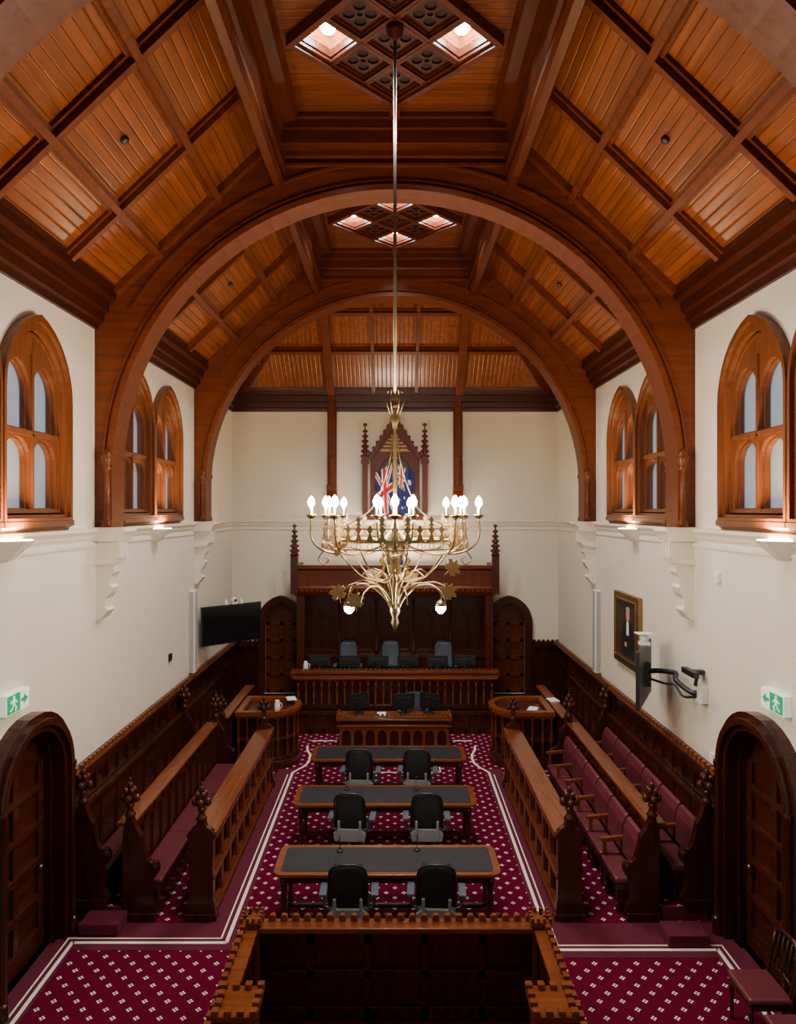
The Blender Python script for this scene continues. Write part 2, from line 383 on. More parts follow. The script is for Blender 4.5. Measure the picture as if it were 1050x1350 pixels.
# ------------------------------------------------------------------ arches
def arch(y0,y1):
    R=4.07; zc=5.93
    outer=[(-4.3,5.15),(-4.3,8.5),(-4.05,8.5),(-1.65,10.8),(1.65,10.8),(4.05,8.5),(4.3,8.5),(4.3,5.15)]
    inner=[(R,5.15)]+arc(0,zc,R,0,pi,48)+[(-R,5.15)]
    mb=MB().pl([outer+inner],'y',y0,y1)
    for (ra,rb) in ((4.03,4.11),(4.16,4.19),(4.42,4.46)):
        if ra<4.2:
            a=arc(0,zc,rb,0,pi,48); b=arc(0,zc,ra,0,pi,48)
            lp=[(rb,5.15)]+a+[(-rb,5.15),(-ra,5.15)]+list(reversed(b))+[(ra,5.15)]
        else:
            a=arc(0,zc,rb,.55,pi-.55,40); b=arc(0,zc,ra,.55,pi-.55,40); lp=a+list(reversed(b))
        e2=.06 if ra<4.1 else .03
        mb.pl([lp],'y',y0-e2,y1+e2)
    mb.box(-1.75,1.75,y0-.09,y1+.09,10.42,10.52); mb.box(-1.7,1.7,y0-.05,y1+.05,10.3,10.34)
    for s in (-1,1):
        for yy in (y0-.07,y1+.07):
            c=(s*(R+.02),yy,5.15)
            mb.lathe([(.075,0),(.075,.08),(.05,.11),(.045,.8),(.07,.83),(.05,.87),(.08,.95),(.085,1.0),(.05,1.05),(.02,1.12)],c,10)
    trim(mb,M_arch,label='semicircular timber roof arch rising from wall posts')
arch(9.77,10.1); arch(14.6,14.93); arch(4.78,5.1)
for y in (4.94,9.935,14.765):
    for s in (-1,1):
        mb=MB()
        pr=[(0,5.15),(.42,5.15),(.42,5.08),(.38,5.04),(.38,4.98),(.33,4.95),(.33,4.72),(.29,4.66),(.26,4.62),(.26,4.5),(.21,4.44),(.19,4.32),(.23,4.28),(.2,4.2),(.14,4.12),(.13,4.0),(.17,3.95),(.12,3.88),(.06,3.82),(0,3.8)]
        mb.pl([[(s*(H-a),z) for a,z in pr]],'y',y-.13,y+.13)
        mb.pl([[(s*(H-a),z) for a,z in [(0,5.15),(.45,5.15),(.45,5.09),(.41,5.04),(.37,4.95),(0,4.95)]]],'y',y-.24,y+.24)
        for k in (-.1,0,.1):
            mb.box(min(s*(H-.36),s*H),max(s*(H-.36),s*H),y+k-.025,y+k+.025,4.7,4.95)
        mb.pl([[(s*(H-a),z) for a,z in [(0,4.7),(.32,4.7),(.30,4.64),(0,4.6)]]],'y',y-.2,y+.2)
        trim(mb,M_stone,.006,'cream painted carved stone corbel')
# ------------------------------------------------------------------ windows
wn=0
for s in (-1,1):
    for c in WINC:
        wn+=1
        mb=MB()
        xi=H-.06
        mb.pl([pointed(c,.77,5.2,6.74,7.70),pointed(c,.66,5.34,6.76,7.52)],'x',s*xi,s*(H+.02))
        mb.pl([pointed(c,.78,5.24,6.74,7.715),pointed(c,.73,5.30,6.75,7.63)],'x',s*(xi-.05),s*(H+.02))
        mb.pl([pointed(c,.67,5.3,6.78,7.52),pointed(c,.63,5.40,6.78,7.46)],'x',s*(H),s*(H+.12))
        G1=[pointed(c+k*.30,.25,5.42,5.98,6.22) for k in (-1,1)]+[pointed(c+k*.30,.25,6.36,6.80,7.12) for k in (-1,1)]
        dm=[(c,7.10),(c+.09,7.2),(c,7.34),(c-.09,7.2)]
        mb.pl([pointed(c,.655,5.32,6.78,7.49)]+G1+[dm],'x',s*(H+.07),s*(H+.13))
        G2=[pointed(c+k*.30,.275,5.41,5.98,6.25) for k in (-1,1)]+[pointed(c+k*.30,.275,6.34,6.80,7.15) for k in (-1,1)]
        mb.pl([pointed(c,.655,5.32,6.78,7.49)]+G2,'x',s*(H+.02),s*(H+.075))
        for z0,z1 in ((5.42,6.3),(6.32,7.25)):
            mb.box(min(s*(H-.01),s*(H+.05)),max(s*(H-.01),s*(H+.05)),c-.018,c+.018,z0,z1)
        mb.box(min(s*(H-.01),s*(H+.05)),max(s*(H-.01),s*(H+.05)),c-.6,c+.6,6.27,6.33)
        w=struct(mb.obj('window_%d'%wn,M_win,bev=.005),'pointed gothic timber window with two lights and transom')
        MB().pl([pointed(c,.64,5.34,6.78,7.48)],'x',s*(H+.14),s*(H+.16)).obj('glass_pane',M_glass,parent=w)
        sl=MB()
        sl.pl([[(s*(H-a),z) for a,z in [(-.1,5.36),(0,5.32),(.12,5.26),(.12,5.2),(.06,5.17),(.04,5.14),(0,5.14)]]],'y',c-.8,c+.8)
        sl.obj('window_sill',M_win,parent=w)
# ------------------------------------------------------------------ uplights
for s,y in ((-1,7.5),(-1,12.2),(1,7.5),(1,12.2)):
    e=root('wall_uplight',(s*H,y,5.0),'cream wedge shaped wall uplighter glowing warmly below the window','wall light','wall uplighters')
    mb=MB()
    tp=[(0,-.3),(0,.3),(-s*.30,.12),(-s*.34,0),(-s*.30,-.12)]; bt=[(0,-.1),(0,.1),(-s*.08,.04),(-s*.1,0),(-s*.08,-.04)]
    vs=[(p[0],p[1],.06) for p in tp]+[(p[0],p[1],-.16) for p in bt]
    mb.add(vs,[(0,1,6,5),(1,2,7,6),(2,3,8,7),(3,4,9,8),(4,0,5,9),(5,6,7,8,9),(4,3,2,1,0)])
    mb.obj('lamp_housing',M_stone,parent=e,loc=(-s*.002,0,0))
    MB().pl([[(p[0]*.86-s*.01,p[1]*.86) for p in tp]],'z',.062,.07).obj('lamp_diffuser',M_upl,parent=e)
    L=bpy.data.lights.new('uplight','AREA'); L.energy=135; L.size=.3; L.color=(1,.64,.30); L.spread=pi*.95
    o=bpy.data.objects.new('uplight_source',L); COL.objects.link(o); o.location=(s*(H-.22),y,5.12); o.rotation_euler=(pi,-s*.25,0)
# ------------------------------------------------------------------ poppyhead
def poppy(mb,c,k=1.0):
    x,y,z=c
    mb.lathe([(.05*k,0),(.07*k,.02*k),(.045*k,.05*k),(.03*k,.1*k),(.05*k,.13*k),(.035*k,.16*k)],c,10)
    mb.sph((x,y,z+.24*k),(.06*k,.06*k,.09*k),8,6)
    for i in range(4):
        a=i*pi/2
        mb.sph((x+.075*k*math.cos(a),y+.06*k*math.sin(a),z+.22*k),(.045*k,.045*k,.055*k),7,5)
        mb.sph((x+.05*k*math.cos(a+.7),y+.045*k*math.sin(a+.7),z+.31*k),(.035*k,.035*k,.045*k),7,5)
    mb.sph((x,y,z+.37*k),(.035*k,.035*k,.05*k),8,6)
    mb.lathe([(.02*k,.4*k),(.004*k,.47*k)],c,8)
# ------------------------------------------------------------------ dado panelling
for s in (-1,1):
    mb=MB()
    def bx(a,b,y0,y1,z0,z1): mb.box(min(s*a,s*b),max(s*a,s*b),y0,y1,z0,z1)
    bx(H-.05,H,8.9,D,0,1.85)
    n=24; L=(D-8.9)/n
    for i in range(n+1):
        y=8.9+i*L; bx(H-.09,H,y-.04,y+.04,0,1.8)
    for z0,z1 in ((0,.2),(.95,1.05),(1.42,1.5),(1.72,1.82)): bx(H-.085,H,8.9,D,z0,z1)
    mb.pl([[(s*(H-a),z) for a,z in [(0,1.82),(.1,1.82),(.16,1.88),(.16,1.93),(.1,1.95),(0,1.95)]]],'y',8.9,D)
    trim(mb,M_dark,label='dark panelled timber dado')
    mb=MB()
    y=8.95
    while y<17.7:
        bx(H-.13,H-.09,y,y+.07,1.94,2.0); y+=.13
    bx(H-.15,H-.07,8.9,17.8,1.93,1.95)
    trim(mb,M_mid,label='crenellated cresting on the dado')
mb=MB()
for s in (-1,1):
    a,b=sorted((s*3.62,s*4.3)); mb.box(a,b,D-.06,D,.5,1.85); mb.box(a,b,D-.14,D,1.82,1.95)
    for k in range(3):
        xx=a+(b-a)*k/2; mb.box(xx-.04,xx+.04,D-.1,D,.5,1.82)
    y=a
    while y<b-.06: mb.box(y,y+.06,D-.13,D-.09,1.95,2.0); y+=.12
trim(mb,M_dark,label='dark panelled dado on end wall')
# ------------------------------------------------------------------ doors
dn=0
for s in (-1,1):
    dn+=1; c=7.91
    mb=MB()
    mb.pl([pointed(c,.86,0,2.2,3.02),pointed(c,.66,0.0,2.15,2.80)],'x',s*(H-.16),s*H)
    mb.pl([pointed(c,.80,0,2.18,2.95),pointed(c,.72,0.0,2.16,2.87)],'x',s*(H-.22),s*H)
    mb.pl([pointed(c,.68,0,2.25,2.82),pointed(c,.62,0.0,2.2,2.72)],'x',s*H,s*(H+.2))
    for y in (c-.78,c+.78):
        mb.lathe([(.06,0),(.06,.2),(.035,.22),(.03,2.1),(.05,2.15),(.045,2.2)],(s*(H-.2),y,.02),8)
    d=struct(mb.obj('door_%d'%dn,M_dark,bev=.008),'dark timber pointed doorway with moulded surround')
    lf=MB().pl([pointed(c,.64,0.01,2.2,2.74)],'x',s*(H+.14),s*(H+.19))
    for z0,z1 in ((.01,.25),(.6,.68),(1.05,1.13),(1.5,1.58),(1.95,2.03)): lf.box(min(s*(H+.08),s*(H+.15)),max(s*(H+.08),s*(H+.15)),c-.6,c+.6,z0,z1)
    for y in (-.6,-.06,.5): lf.box(min(s*(H+.09),s*(H+.15)),max(s*(H+.09),s*(H+.15)),c+y,c+y+.11,.01,2.3)
    lf.obj('door_leaf',M_darkH,parent=d,bev=.006)
    MB().sph((s*(H+.07),c+.5,1.0),.035).obj('door_knob',M_brass,parent=d)
for s in (-1,1):
    dn+=1; c=s*3.0
    mb=MB()
    mb.pl([pointed(c,.60,.55,2.45,3.15),pointed(c,.42,.551,2.40,2.92)],'y',D-.14,D)
    mb.pl([pointed(c,.55,.55,2.44,3.08),pointed(c,.48,.551,2.42,3.0)],'y',D-.2,D)
    d=struct(mb.obj('door_%d'%dn,M_darkH,bev=.008),'small pointed timber doorway beside the bench canopy')
    lf=MB().pl([pointed(c,.43,.56,2.45,2.93)],'y',D+.1,D+.15)
    for z in (.57,1.0,1.45,1.9,2.35): lf.box(c-.4,c+.4,D+.05,D+.1,z,z+.09)
    for x in (-.4,-.05,.3): lf.box(c+x,c+x+.1,D+.05,D+.1,.57,2.5)
    lf.obj('door_leaf',M_arch,parent=d,bev=.005)
# ------------------------------------------------------------------ dais
mb=MB().box(-4.18,4.18,16.5,D-.22,0,.54)
mb.box(-2.3,2.3,16.76,D-.28,.5,.80)
for i in range(25):
    x=-4.1+i*8.2/24; mb.box(x-.04,x+.04,16.45,16.5,0,.5)
mb.box(-4.18,4.18,16.42,16.5,.46,.545); mb.box(-4.18,4.18,16.45,16.5,0,.1)
o=mb.obj('dais_platform',M_darkH); top(o,'raised dark timber dais with panelled riser at end wall','platform')
# ------------------------------------------------------------------ canopy
e=root('bench_canopy',(0,D,.55),'dark carved timber canopy with parapet and pinnacles behind the judges bench','canopy')
T=Matrix.Translation((0,-D,-.55))
mb=MB()
hs=[]
for i in range(5):
    c=-1.92+i*.96; hs.append(pointed(c,.36,1.75,2.65,3.05))
mb.pl([[(-2.4,.55),(2.4,.55),(2.4,3.25),(-2.4,3.25)]]+hs,'y',D-.2,D-.12,M=T)
mb.box(-2.4,2.4,D-.1,D-.001,.55,3.3,M=T)
for i in range(6):
    x=-2.4+i*.96; mb.box(x-.05,x+.05,D-.27,D-.2,.55,3.2,M=T); mb.lathe([(.03,1.7),(.05,1.75),(.03,1.8),(.03,3.0),(.06,3.06),(.05,3.1)],(x,D-.28,0),8,M=T)
for i in range(5):
    c=-1.92+i*.96
    mb.box(c-.012,c+.012,D-.18,D-.12,1.75,2.8,M=T)
    for q in (-1,1): mb.tube([(c,D-.16,2.55),(c+q*.12,D-.16,2.75),(c+q*.16,D-.16,2.9)],.012,5,M=T)
mb.box(-2.42,2.42,D-.25,D-.2,1.55,1.65,M=T); mb.box(-2.42,2.42,D-.25,D-.2,3.12,3.2,M=T)
mb.obj('panelled_back',M_darkH,parent=e,bev=.006)
for x in (-2.36,2.36):
    mb=MB()
    mb.box(x-.1,x+.1,D-.95,D-.75,.551,3.26,M=T); mb.box(x-.13,x+.13,D-.98,D-.72,.551,.9,M=T)
    mb.box(x-.06,x+.06,D-.8,D-.01,2.9,3.3,M=T); mb.box(x-.05,x+.05,D-.8,D-.01,.551,1.6,M=T)
    mb.obj('canopy_post',M_darkH,parent=e,bev=.008)
mb=MB()
prof=[(D-.001,3.25),(D-.95,3.25),(D-1.02,3.35),(D-1.05,3.45),(D-1.0,3.5),(D-1.0,3.9),(D-1.06,3.93),(D-1.06,4.02),(D-.93,4.02),(D-.93,3.62),(D-.001,3.62)]
mb.pl([prof],'x',-2.5,2.5,M=T)
for s in (-1,1): mb.box(min(s*2.42,s*2.55),max(s*2.42,s*2.55),D-1.06,D-.001,3.35,4.02,M=T)
for i in range(21):
    x=-2.4+i*.24; mb.box(x-.02,x+.02,D-1.03,D-.99,3.52,3.9,M=T)
for i in range(20):
    x=-2.28+i*.24
    mb.pl([[(x-.1,3.88),(x-.1,3.72),(x-.06,3.8),(x,3.85),(x+.06,3.8),(x+.1,3.72),(x+.1,3.88)]],'y',D-1.02,D-.99,M=T)
for i in range(40):
    x=-2.44+i*.1251; mb.box(x-.03,x+.03,D-1.07,D-1.02,3.36,3.42,M=T)
mb.obj('parapet',M_arch,parent=e,bev=.005)
MB().box(-2.4,2.4,D-.9,D-.01,3.63,3.66,M=T).obj('canopy_deck',M_inlay,parent=e)
for x in (-2.5,2.5):
    mb=MB()
    y=D-1.0
    mb.box(x-.09,x+.09,y-.09,y+.09,3.3,4.25,M=T)
    mb.pl([[(x-.11,4.25),(x+.11,4.25),(x+.08,4.33),(x+.012,4.98),(x-.012,4.98),(x-.08,4.33)]],'y',y-.05,y+.05,M=T)
    mb.lathe([(.11,4.25),(.08,4.33),(.06,4.5),(.035,4.75),(.01,5.0)],(x,y,0),8,M=T)
    for k in range(5):
        z=4.38+k*.12; r=.095-.014*k
        for a in range(4): mb.sph((x+r*math.cos(a*pi/2),y+r*math.sin(a*pi/2),z),.034,6,4,M=T)
    mb.sph((x,y,5.0),(.055,.055,.045),8,6,M=T)
    mb.obj('pinnacle',M_darkH,parent=e)
e=root('coat_of_arms',(0,16.88,3.95),'painted blue red and gilt heraldic crest on canopy parapet','crest')
sh=[(-.2,.28),(.2,.28),(.2,.0),(.13,-.18),(0,-.3),(-.13,-.18),(-.2,0)]
MB().pl([sh],'y',-.03,.03).obj('shield',M_blue,parent=e)
MB().box(-.2,.2,-.04,-.03,.03,.09).box(-.03,.03,-.041,-.031,-.27,.28).obj('shield_cross',M_gold,parent=e)
mb=MB()
for k in (-1,1):
    mb.tube([(k*.22,0,-.28),(k*.32,0,-.1),(k*.26,0,.08),(k*.34,0,.2),(k*.28,0,.32)],[.05,.06,.05,.06,.03],8)
    mb.sph((k*.27,-.02,.34),(.06,.05,.06),8,6)
for k in range(5): mb.sph((-.12+k*.06,0,.34+.03*(2-abs(k-2))),(.03,.03,.05),6,5)
mb.obj('crest_supporters',M_gold,parent=e)
# ------------------------------------------------------------------ gothic flag niche on wall
e=root('gothic_memorial_panel',(0,D,5.15),'red carved gothic wall tabernacle with gable, pinnacles and gilt lettered panel','wall panel')
T=Matrix.Translation((0,-D,-5.15))
mb=MB()
mb.pl([[(-.64,5.15),(.64,5.15),(.64,6.85),(0,7.72),(-.64,6.85)],pointed(0,.5,5.4,6.1,6.85)],'y',D-.16,D-.001,M=T)
mb.pl([[(-.72,6.72),(-.6,6.72),(0,7.6),(.6,6.72),(.72,6.72),(.04,7.82),(0,7.9),(-.04,7.82)]],'y',D-.24,D-.1,M=T)
mb.box(-.75,.75,D-.26,D-.001,5.15,5.25,M=T); mb.box(-.7,.7,D-.22,D-.001,5.25,5.32,M=T)
for k in range(7):
    for q in (-1,1):
        t=(k+.5)/7; mb.sph((q*(.70-.66*t),D-.17,6.8+1.0*t),.045,6,4,M=T)
mb.sph((0,D-.17,7.95),(.05,.05,.07),8,6,M=T)
mb.obj('carved_surround',M_redwood,parent=e,bev=.008)
for x in (-.78,.78):
    mb=MB()
    mb.box(x-.07,x+.07,D-.22,D-.08,5.2,6.6,M=T); mb.box(x-.1,x+.1,D-.24,D-.06,6.6,6.68,M=T)
    mb.pl([[(x-.1,6.68),(x+.1,6.68),(x,6.95)]],'y',D-.24,D-.08,M=T)
    mb.lathe([(.09,6.68),(.07,6.78),(.05,7.1),(.02,7.45),(.008,7.62)],(x,D-.15,0),8,M=T)
    for k in range(6):
        for a in range(4): mb.sph((x+(.09-.011*k)*math.cos(a*pi/2),D-.15+(.085-.011*k)*math.sin(a*pi/2),6.80+k*.13),.035,6,4,M=T)
    mb.sph((x,D-.15,7.62),(.055,.055,.045),8,6,M=T)
    mb.obj('pinnacle',M_redwood,parent=e)
MB().pl([pointed(0,.51,5.38,6.1,6.87)],'y',D-.06,D-.03,M=T).obj('niche_back',M_canvas,parent=e)
mb=MB()
mb.box(-.40,.40,D-.17,D-.16,6.925,6.935,M=T)
for k in range(5):
    w=.36-.065*k; z=6.95+k*.09
    x=-w
    while x<w-.03: mb.box(x,x+.03,D-.17,D-.16,z,z+.035,M=T); x+=.05
mb.obj('gilt_inlay',M_gold,parent=e)['kind']='stuff'
def ujack(u,v):
    x=(u-.5)*2; y=(v-.5)
    if abs(x)<.1 or abs(y)<.1: return 1
    if abs(x)<.18 or abs(y)<.16: return 2
    d=abs(abs(x)*.5-abs(y))
    if d<.035: return 1
    if d<.09: return 2
    return 0
def ausf(u,v):
    if u<.5 and v>.5: return ujack(u*2,(v-.5)*2)
    for (a,b,r) in ((.25,.25,.07),(.75,.82,.035),(.75,.18,.035),(.87,.6,.035),(.63,.5,.035),(.81,.44,.02)):
        if (u-a)**2*4+(v-b)**2<r*r*2: return 2
    return 0
for k,(fn,lab) in enumerate(((ujack,'draped union flag on a pole in the gothic niche'),(ausf,'draped blue ensign with union canton and stars on a pole'))):
    s=-1 if k==0 else 1
    e=root('flag',(s*.03,D-.34,5.3),lab,'flag')
    mb=MB(); nu,nv=44,56
    vs=[]
    for j in range(nv+1):
        for i in range(nu+1):
            u=i/nu; v=j/nv
            x=s*(.03+ (u*.72)*(.65+.35*v*.7))
            z=.12+v*1.2-u*.34*(1-v*.2)
            y=.045*math.sin(u*15+v*2)*(.4+.6*u)
            vs.append((x*0.72,y,z))
    fs=[];mi=[]
    for j in range(nv):
        for i in range(nu):
            a=j*(nu+1)+i; fs.append((a,a+1,a+nu+2,a+nu+1)); mi.append(fn(1-(j+.5)/nv,(i+.5)/nu if k==0 else 1-(i+.5)/nu))
    mb.v+= [Vector(v) for v in vs]; mb.f+=[list(f) for f in fs]; mb.sm+=[True]*len(fs); mb.mi+=mi
    mb.obj('flag_cloth',[M_blue,M_red,M_fwhite],parent=e)
    MB().tube([(s*.02,.0,-.03),(s*.03,0,1.42)],.014,8).sph((s*.03,0,1.44),(.025,.025,.04),8,6).obj('flag_pole',M_brass,parent=e)
# ------------------------------------------------------------------ chairs
def office_chair(label,group,mat=M_mesh,lower=M_grey,hi=1.0):
    e=root('office_chair',(0,0,0),label,'chair',group)
    mb=MB()
    vs=[];nx,nz=8,10
    for j in range(nz+1):
        t=j/nz
        for i in range(nx+1):
            u=(i/nx-.5)*2
            w=.225-.02*t-(.05*max(0,t-.85)/.15)
            x=u*w; z=.55+.56*hi*t; y=-.25-.07*t+.05*u*u-.03*math.sin(t*pi)
            vs.append((x,y,z))
    N=len(vs)
    v2=[(x,y-.03,z) for x,y,z in vs]
    fs=[]
    for j in range(nz):
        for i in range(nx):
            a=j*(nx+1)+i; fs.append((a,a+1,a+nx+2,a+nx+1)); fs.append((a+N,a+nx+1+N,a+nx+2+N,a+1+N))
    for i in range(nx):
        fs.append((i,i+N,i+1+N,i+1)); a=nz*(nx+1)+i; fs.append((a,a+1,a+1+N,a+N))
    for j in range(nz):
        a=j*(nx+1); fs.append((a,a+nx+1,a+nx+1+N,a+N)); a+=nx; fs.append((a,a+N,a+nx+1+N,a+nx+1))
    mb.add(vs+v2,fs,True); mb.obj('backrest',mat,parent=e)
    tp=.55+.56*hi
    mb=MB()
    mb.curve([(-.23,-.24,.56),(-.235,-.30,.82),(-.21,-.35,tp-.06),(-.1,-.375,tp+.01),(0,-.38,tp+.015),(.1,-.375,tp+.01),(.21,-.35,tp-.06),(.235,-.30,.82),(.23,-.24,.56)],.015,8,n=3)
    mb.obj('back_frame',M_black,parent=e)
    mb=MB()
    mb.pl([[(-.23,.38),(.23,.38),(.25,.50),(.17,.56),(-.17,.56),(-.25,.50)]],'y',-.33,-.285)
    for q in (-1,1): mb.box(q*.16-.02,q*.16+.02,-.36,-.32,.40,.70)
    mb.obj('lumbar_shell',lower,parent=e,bev=.012)
    mb=MB()
    mb.pl([[(-.24,-.24),(.24,-.24),(.26,.1),(.22,.25),(-.22,.25),(-.26,.1)]],'z',.43,.50)
    mb.obj('seat',mat,parent=e,bev=.025)
    for s in (-1,1):
        a=MB(); a.tube([(s*.24,-.05,.42),(s*.31,-.05,.45),(s*.32,-.06,.63)],.018,8); a.box(s*.32-.045,s*.32+.045,-.19,.10,.63,.665)
        a.obj('armrest',M_bluegrey,parent=e,bev=.008)
    b=MB(); b.lathe([(.03,.09),(.03,.3),(.045,.3),(.05,.43)],seg=12)
    for i in range(5):
        a=2*pi*i/5+.3; c,s_=math.cos(a),math.sin(a)
        b.tube([(0,0,.11),(.15*c,.15*s_,.10),(.29*c,.29*s_,.07)],[.028,.024,.016],6)
        b.sph((.29*c,.29*s_,.032),(.03,.03,.032),8,6)
    b.obj('wheeled_base',M_black,parent=e)
    return e
ch=office_chair('black mesh office chair with grey lower shell at a bar table','bar table office chairs')
pos=[(-.57,8.56),(.52,8.56),(-.66,10.62),(.49,10.62),(-.62,12.50),(.42,12.50)]
ch.location=(pos[0][0],pos[0][1],.012)
for i,(x,y) in enumerate(pos[1:]): copy_tree(ch,(x,y,.012),random.uniform(-.1,.1))
ch2=office_chair('blue grey high backed judges chair behind the bench','judges chairs',M_bluegrey,M_black,1.12)
ch2.location=(-1.2,17.32,.80); ch2.rotation_euler=(0,0,pi)
copy_tree(ch2,(-.1,17.35,.80),pi+.05); copy_tree(ch2,(1.22,17.32,.80),pi-.1)
ch3=copy_tree(ch2,(.42,16.1,.012),.2); ch3['label']='blue grey office chair behind the associates desk'; ch3['group']='associates chairs'
# ------------------------------------------------------------------ tables
def bar_table():
    e=root('bar_table',(0,0,0),'long polished timber table with dark leather writing surface and turned legs','table','bar tables')
    L,W=1.46,.39
    def rr(l,w,r):
        p=[]
        for cx,cy,a in ((l-r,w-r,0),(-l+r,w-r,pi/2),(-l+r,-w+r,pi),(l-r,-w+r,1.5*pi)):
            p+= [(cx+r*math.cos(a+pi/2*i/5),cy+r*math.sin(a+pi/2*i/5)) for i in range(6)]
        return p
    MB().pl([rr(L,W,.12)],'z',.715,.755).pl([rr(L-.03,W-.03,.1)],'z',.70,.716).obj('tabletop',M_midX,parent=e,bev=.01)
    MB().pl([rr(L-.09,W-.08,.06)],'z',.756,.760).obj('writing_surface',M_inlay,parent=e)
    mb=MB()
    for s in (-1,1): mb.box(-L+.12,L-.12,s*(W-.1)-.015,s*(W-.1)+.015,.60,.7); mb.box(s*(L-.12)-.015,s*(L-.12)+.015,-W+.1,W-.1,.60,.7)
    mb.obj('apron',M_darkH,parent=e)
    prof=[(.03,0),(.035,.02),(.03,.06),(.042,.09),(.028,.13),(.036,.3),(.045,.42),(.03,.47),(.045,.5),(.04,.52),(.045,.53),(.045,.7)]
    for x in (-L+.13,L-.13):
        for y in (-W+.1,W-.1):
            MB().lathe(prof,seg=12).obj('leg',M_dark,parent=e,loc=(x,y,0))
    MB().box(-L+.13,L-.13,-.025,.025,.12,.17).box(-L+.11,-L+.15,-W+.1,W-.1,.12,.17).box(L-.15,L-.11,-W+.1,W-.1,.12,.17).obj('stretcher',M_darkH,parent=e)
    return e
t=bar_table(); t.location=(-.1,9.05,.012)
copy_tree(t,(-.16,11.1,.012)); copy_tree(t,(-.12,13.02,.012))
def mic():
    e=root('desk_microphone',(0,0,0),'small black gooseneck desk microphone','microphone','desk microphones')
    MB().lathe([(.045,0),(.045,.015),(.02,.025)],seg=12).obj('mic_base',M_black,parent=e)
    MB().tube([(0,0,.02),(0,.01,.12),(0,-.02,.2)],.006,6).sph((0,-.03,.215),(.012,.02,.012),8,6).obj('gooseneck',M_black,parent=e)
    return e
m=mic(); m.location=(-.75,9.25,.7725)
for x,y in ((.3,9.28),(-.8,11.3),(.35,11.3),(-.1,13.2),(-.8,13.2)): copy_tree(m,(x,y,.7725),random.uniform(-.4,.4))
e=root('wire_stand',(-1.12,8.5,.012),'small white wire rack standing beside the table','rack')
mb=MB()
for z in (.02,.14): mb.tube([(-.12,-.12,z),(.12,-.12,z),(.12,.12,z),(-.12,.12,z)],.008,6,closed=True)
for a,b in ((-.12,-.12),(.12,-.12),(.12,.12),(-.12,.12)): mb.tube([(a,b,0),(a,b,.15)],.008,6)
mb.obj('rack_frame',M_white,parent=e)
# ------------------------------------------------------------------ judges bench
e=root('judges_bench',(0,16.6,.56),'long dark judges bench with turned balustrade front and crenellated rail','bench desk')
T=Matrix.Translation((0,-16.6,-.56))
mb=MB().box(-2.4,2.4,16.62,16.72,.56,1.45,M=T).box(-2.47,2.47,16.55,16.75,.57,.66,M=T)
for s in (-1,1): mb.box(min(s*2.32,s*2.42),max(s*2.32,s*2.42),16.56,17.0,.56,1.45,M=T)
mb.obj('desk_body',M_dark,parent=e,bev=.006)
mb=MB(); n=26
for i in range(n):
    x=-2.35+i*4.7/(n-1)
    mb.lathe([(.03,.66),(.035,.7),(.02,.73),(.035,.85),(.04,.92),(.02,1.08),(.035,1.12),(.03,1.2)],(x,16.58,0),8,M=T)
for i in range(n-1):
    x=-2.35+(i+.5)*4.7/(n-1)
    mb.pl([[(x-.09,1.34),(x-.09,1.15),(x-.06,1.22),(x,1.28),(x+.06,1.22),(x+.09,1.15),(x+.09,1.34)]],'y',16.56,16.6,M=T)
mb.obj('balustrade',M_mid,parent=e)
mb=MB().box(-2.5,2.5,16.48,17.0,1.40,1.44,M=T).box(-2.52,2.52,16.48,16.62,1.34,1.5,M=T).box(-2.47,2.47,16.45,16.6,1.30,1.35,M=T)
mb.obj('desktop',M_midX,parent=e,bev=.008)
mb=MB(); x=-2.5
mb.box(-2.5,2.5,16.49,16.55,1.495,1.505,M=T)
while x<2.46: mb.box(x,x+.06,16.49,16.55,1.5,1.55,M=T); x+=.105
mb.obj('cresting',M_mid,parent=e)
MB().box(-2.3,2.3,16.66,16.97,1.441,1.447,M=T).obj('writing_surface',M_inlay,parent=e)
def monitor(w=.5,h=.3,lab='black flat computer monitor standing on the desk',grp='desk monitors'):
    e=root('computer_monitor',(0,0,0),lab,'monitor',grp)
    MB().box(-w/2,w/2,-.015,.015,.1,.1+h).box(-w/2+.08,w/2-.08,-.035,-.015,.16,h+.02).obj('monitor_casing',M_black,parent=e,bev=.006)
    MB().box(-w/2+.012,w/2-.012,.0155,.017,.115,.1+h-.012).obj('screen',M_screen,parent=e)
    MB().box(-.03,.03,-.055,-.035,.0,.25).box(-.11,.11,-.13,.05,0,.012).obj('monitor_stand',M_black,parent=e,bev=.004)
    return e
m=monitor(.52,.26); m.location=(-1.85,16.84,1.449); m['label']='black flat computer monitor on the judges bench'
for x in (-1.12,-.42,.32,1.05,1.72): copy_tree(m,(x,16.84,1.449),random.uniform(-.15,.15))
mm=monitor(.5,.34,'black monitor on the associates desk'); mm.location=(-.84,15.6,.768); mm.rotation_euler=(0,0,.5)
copy_tree(mm,(.80,15.6,.768),-.5); copy_tree(mm,(.20,15.58,.768),.2)
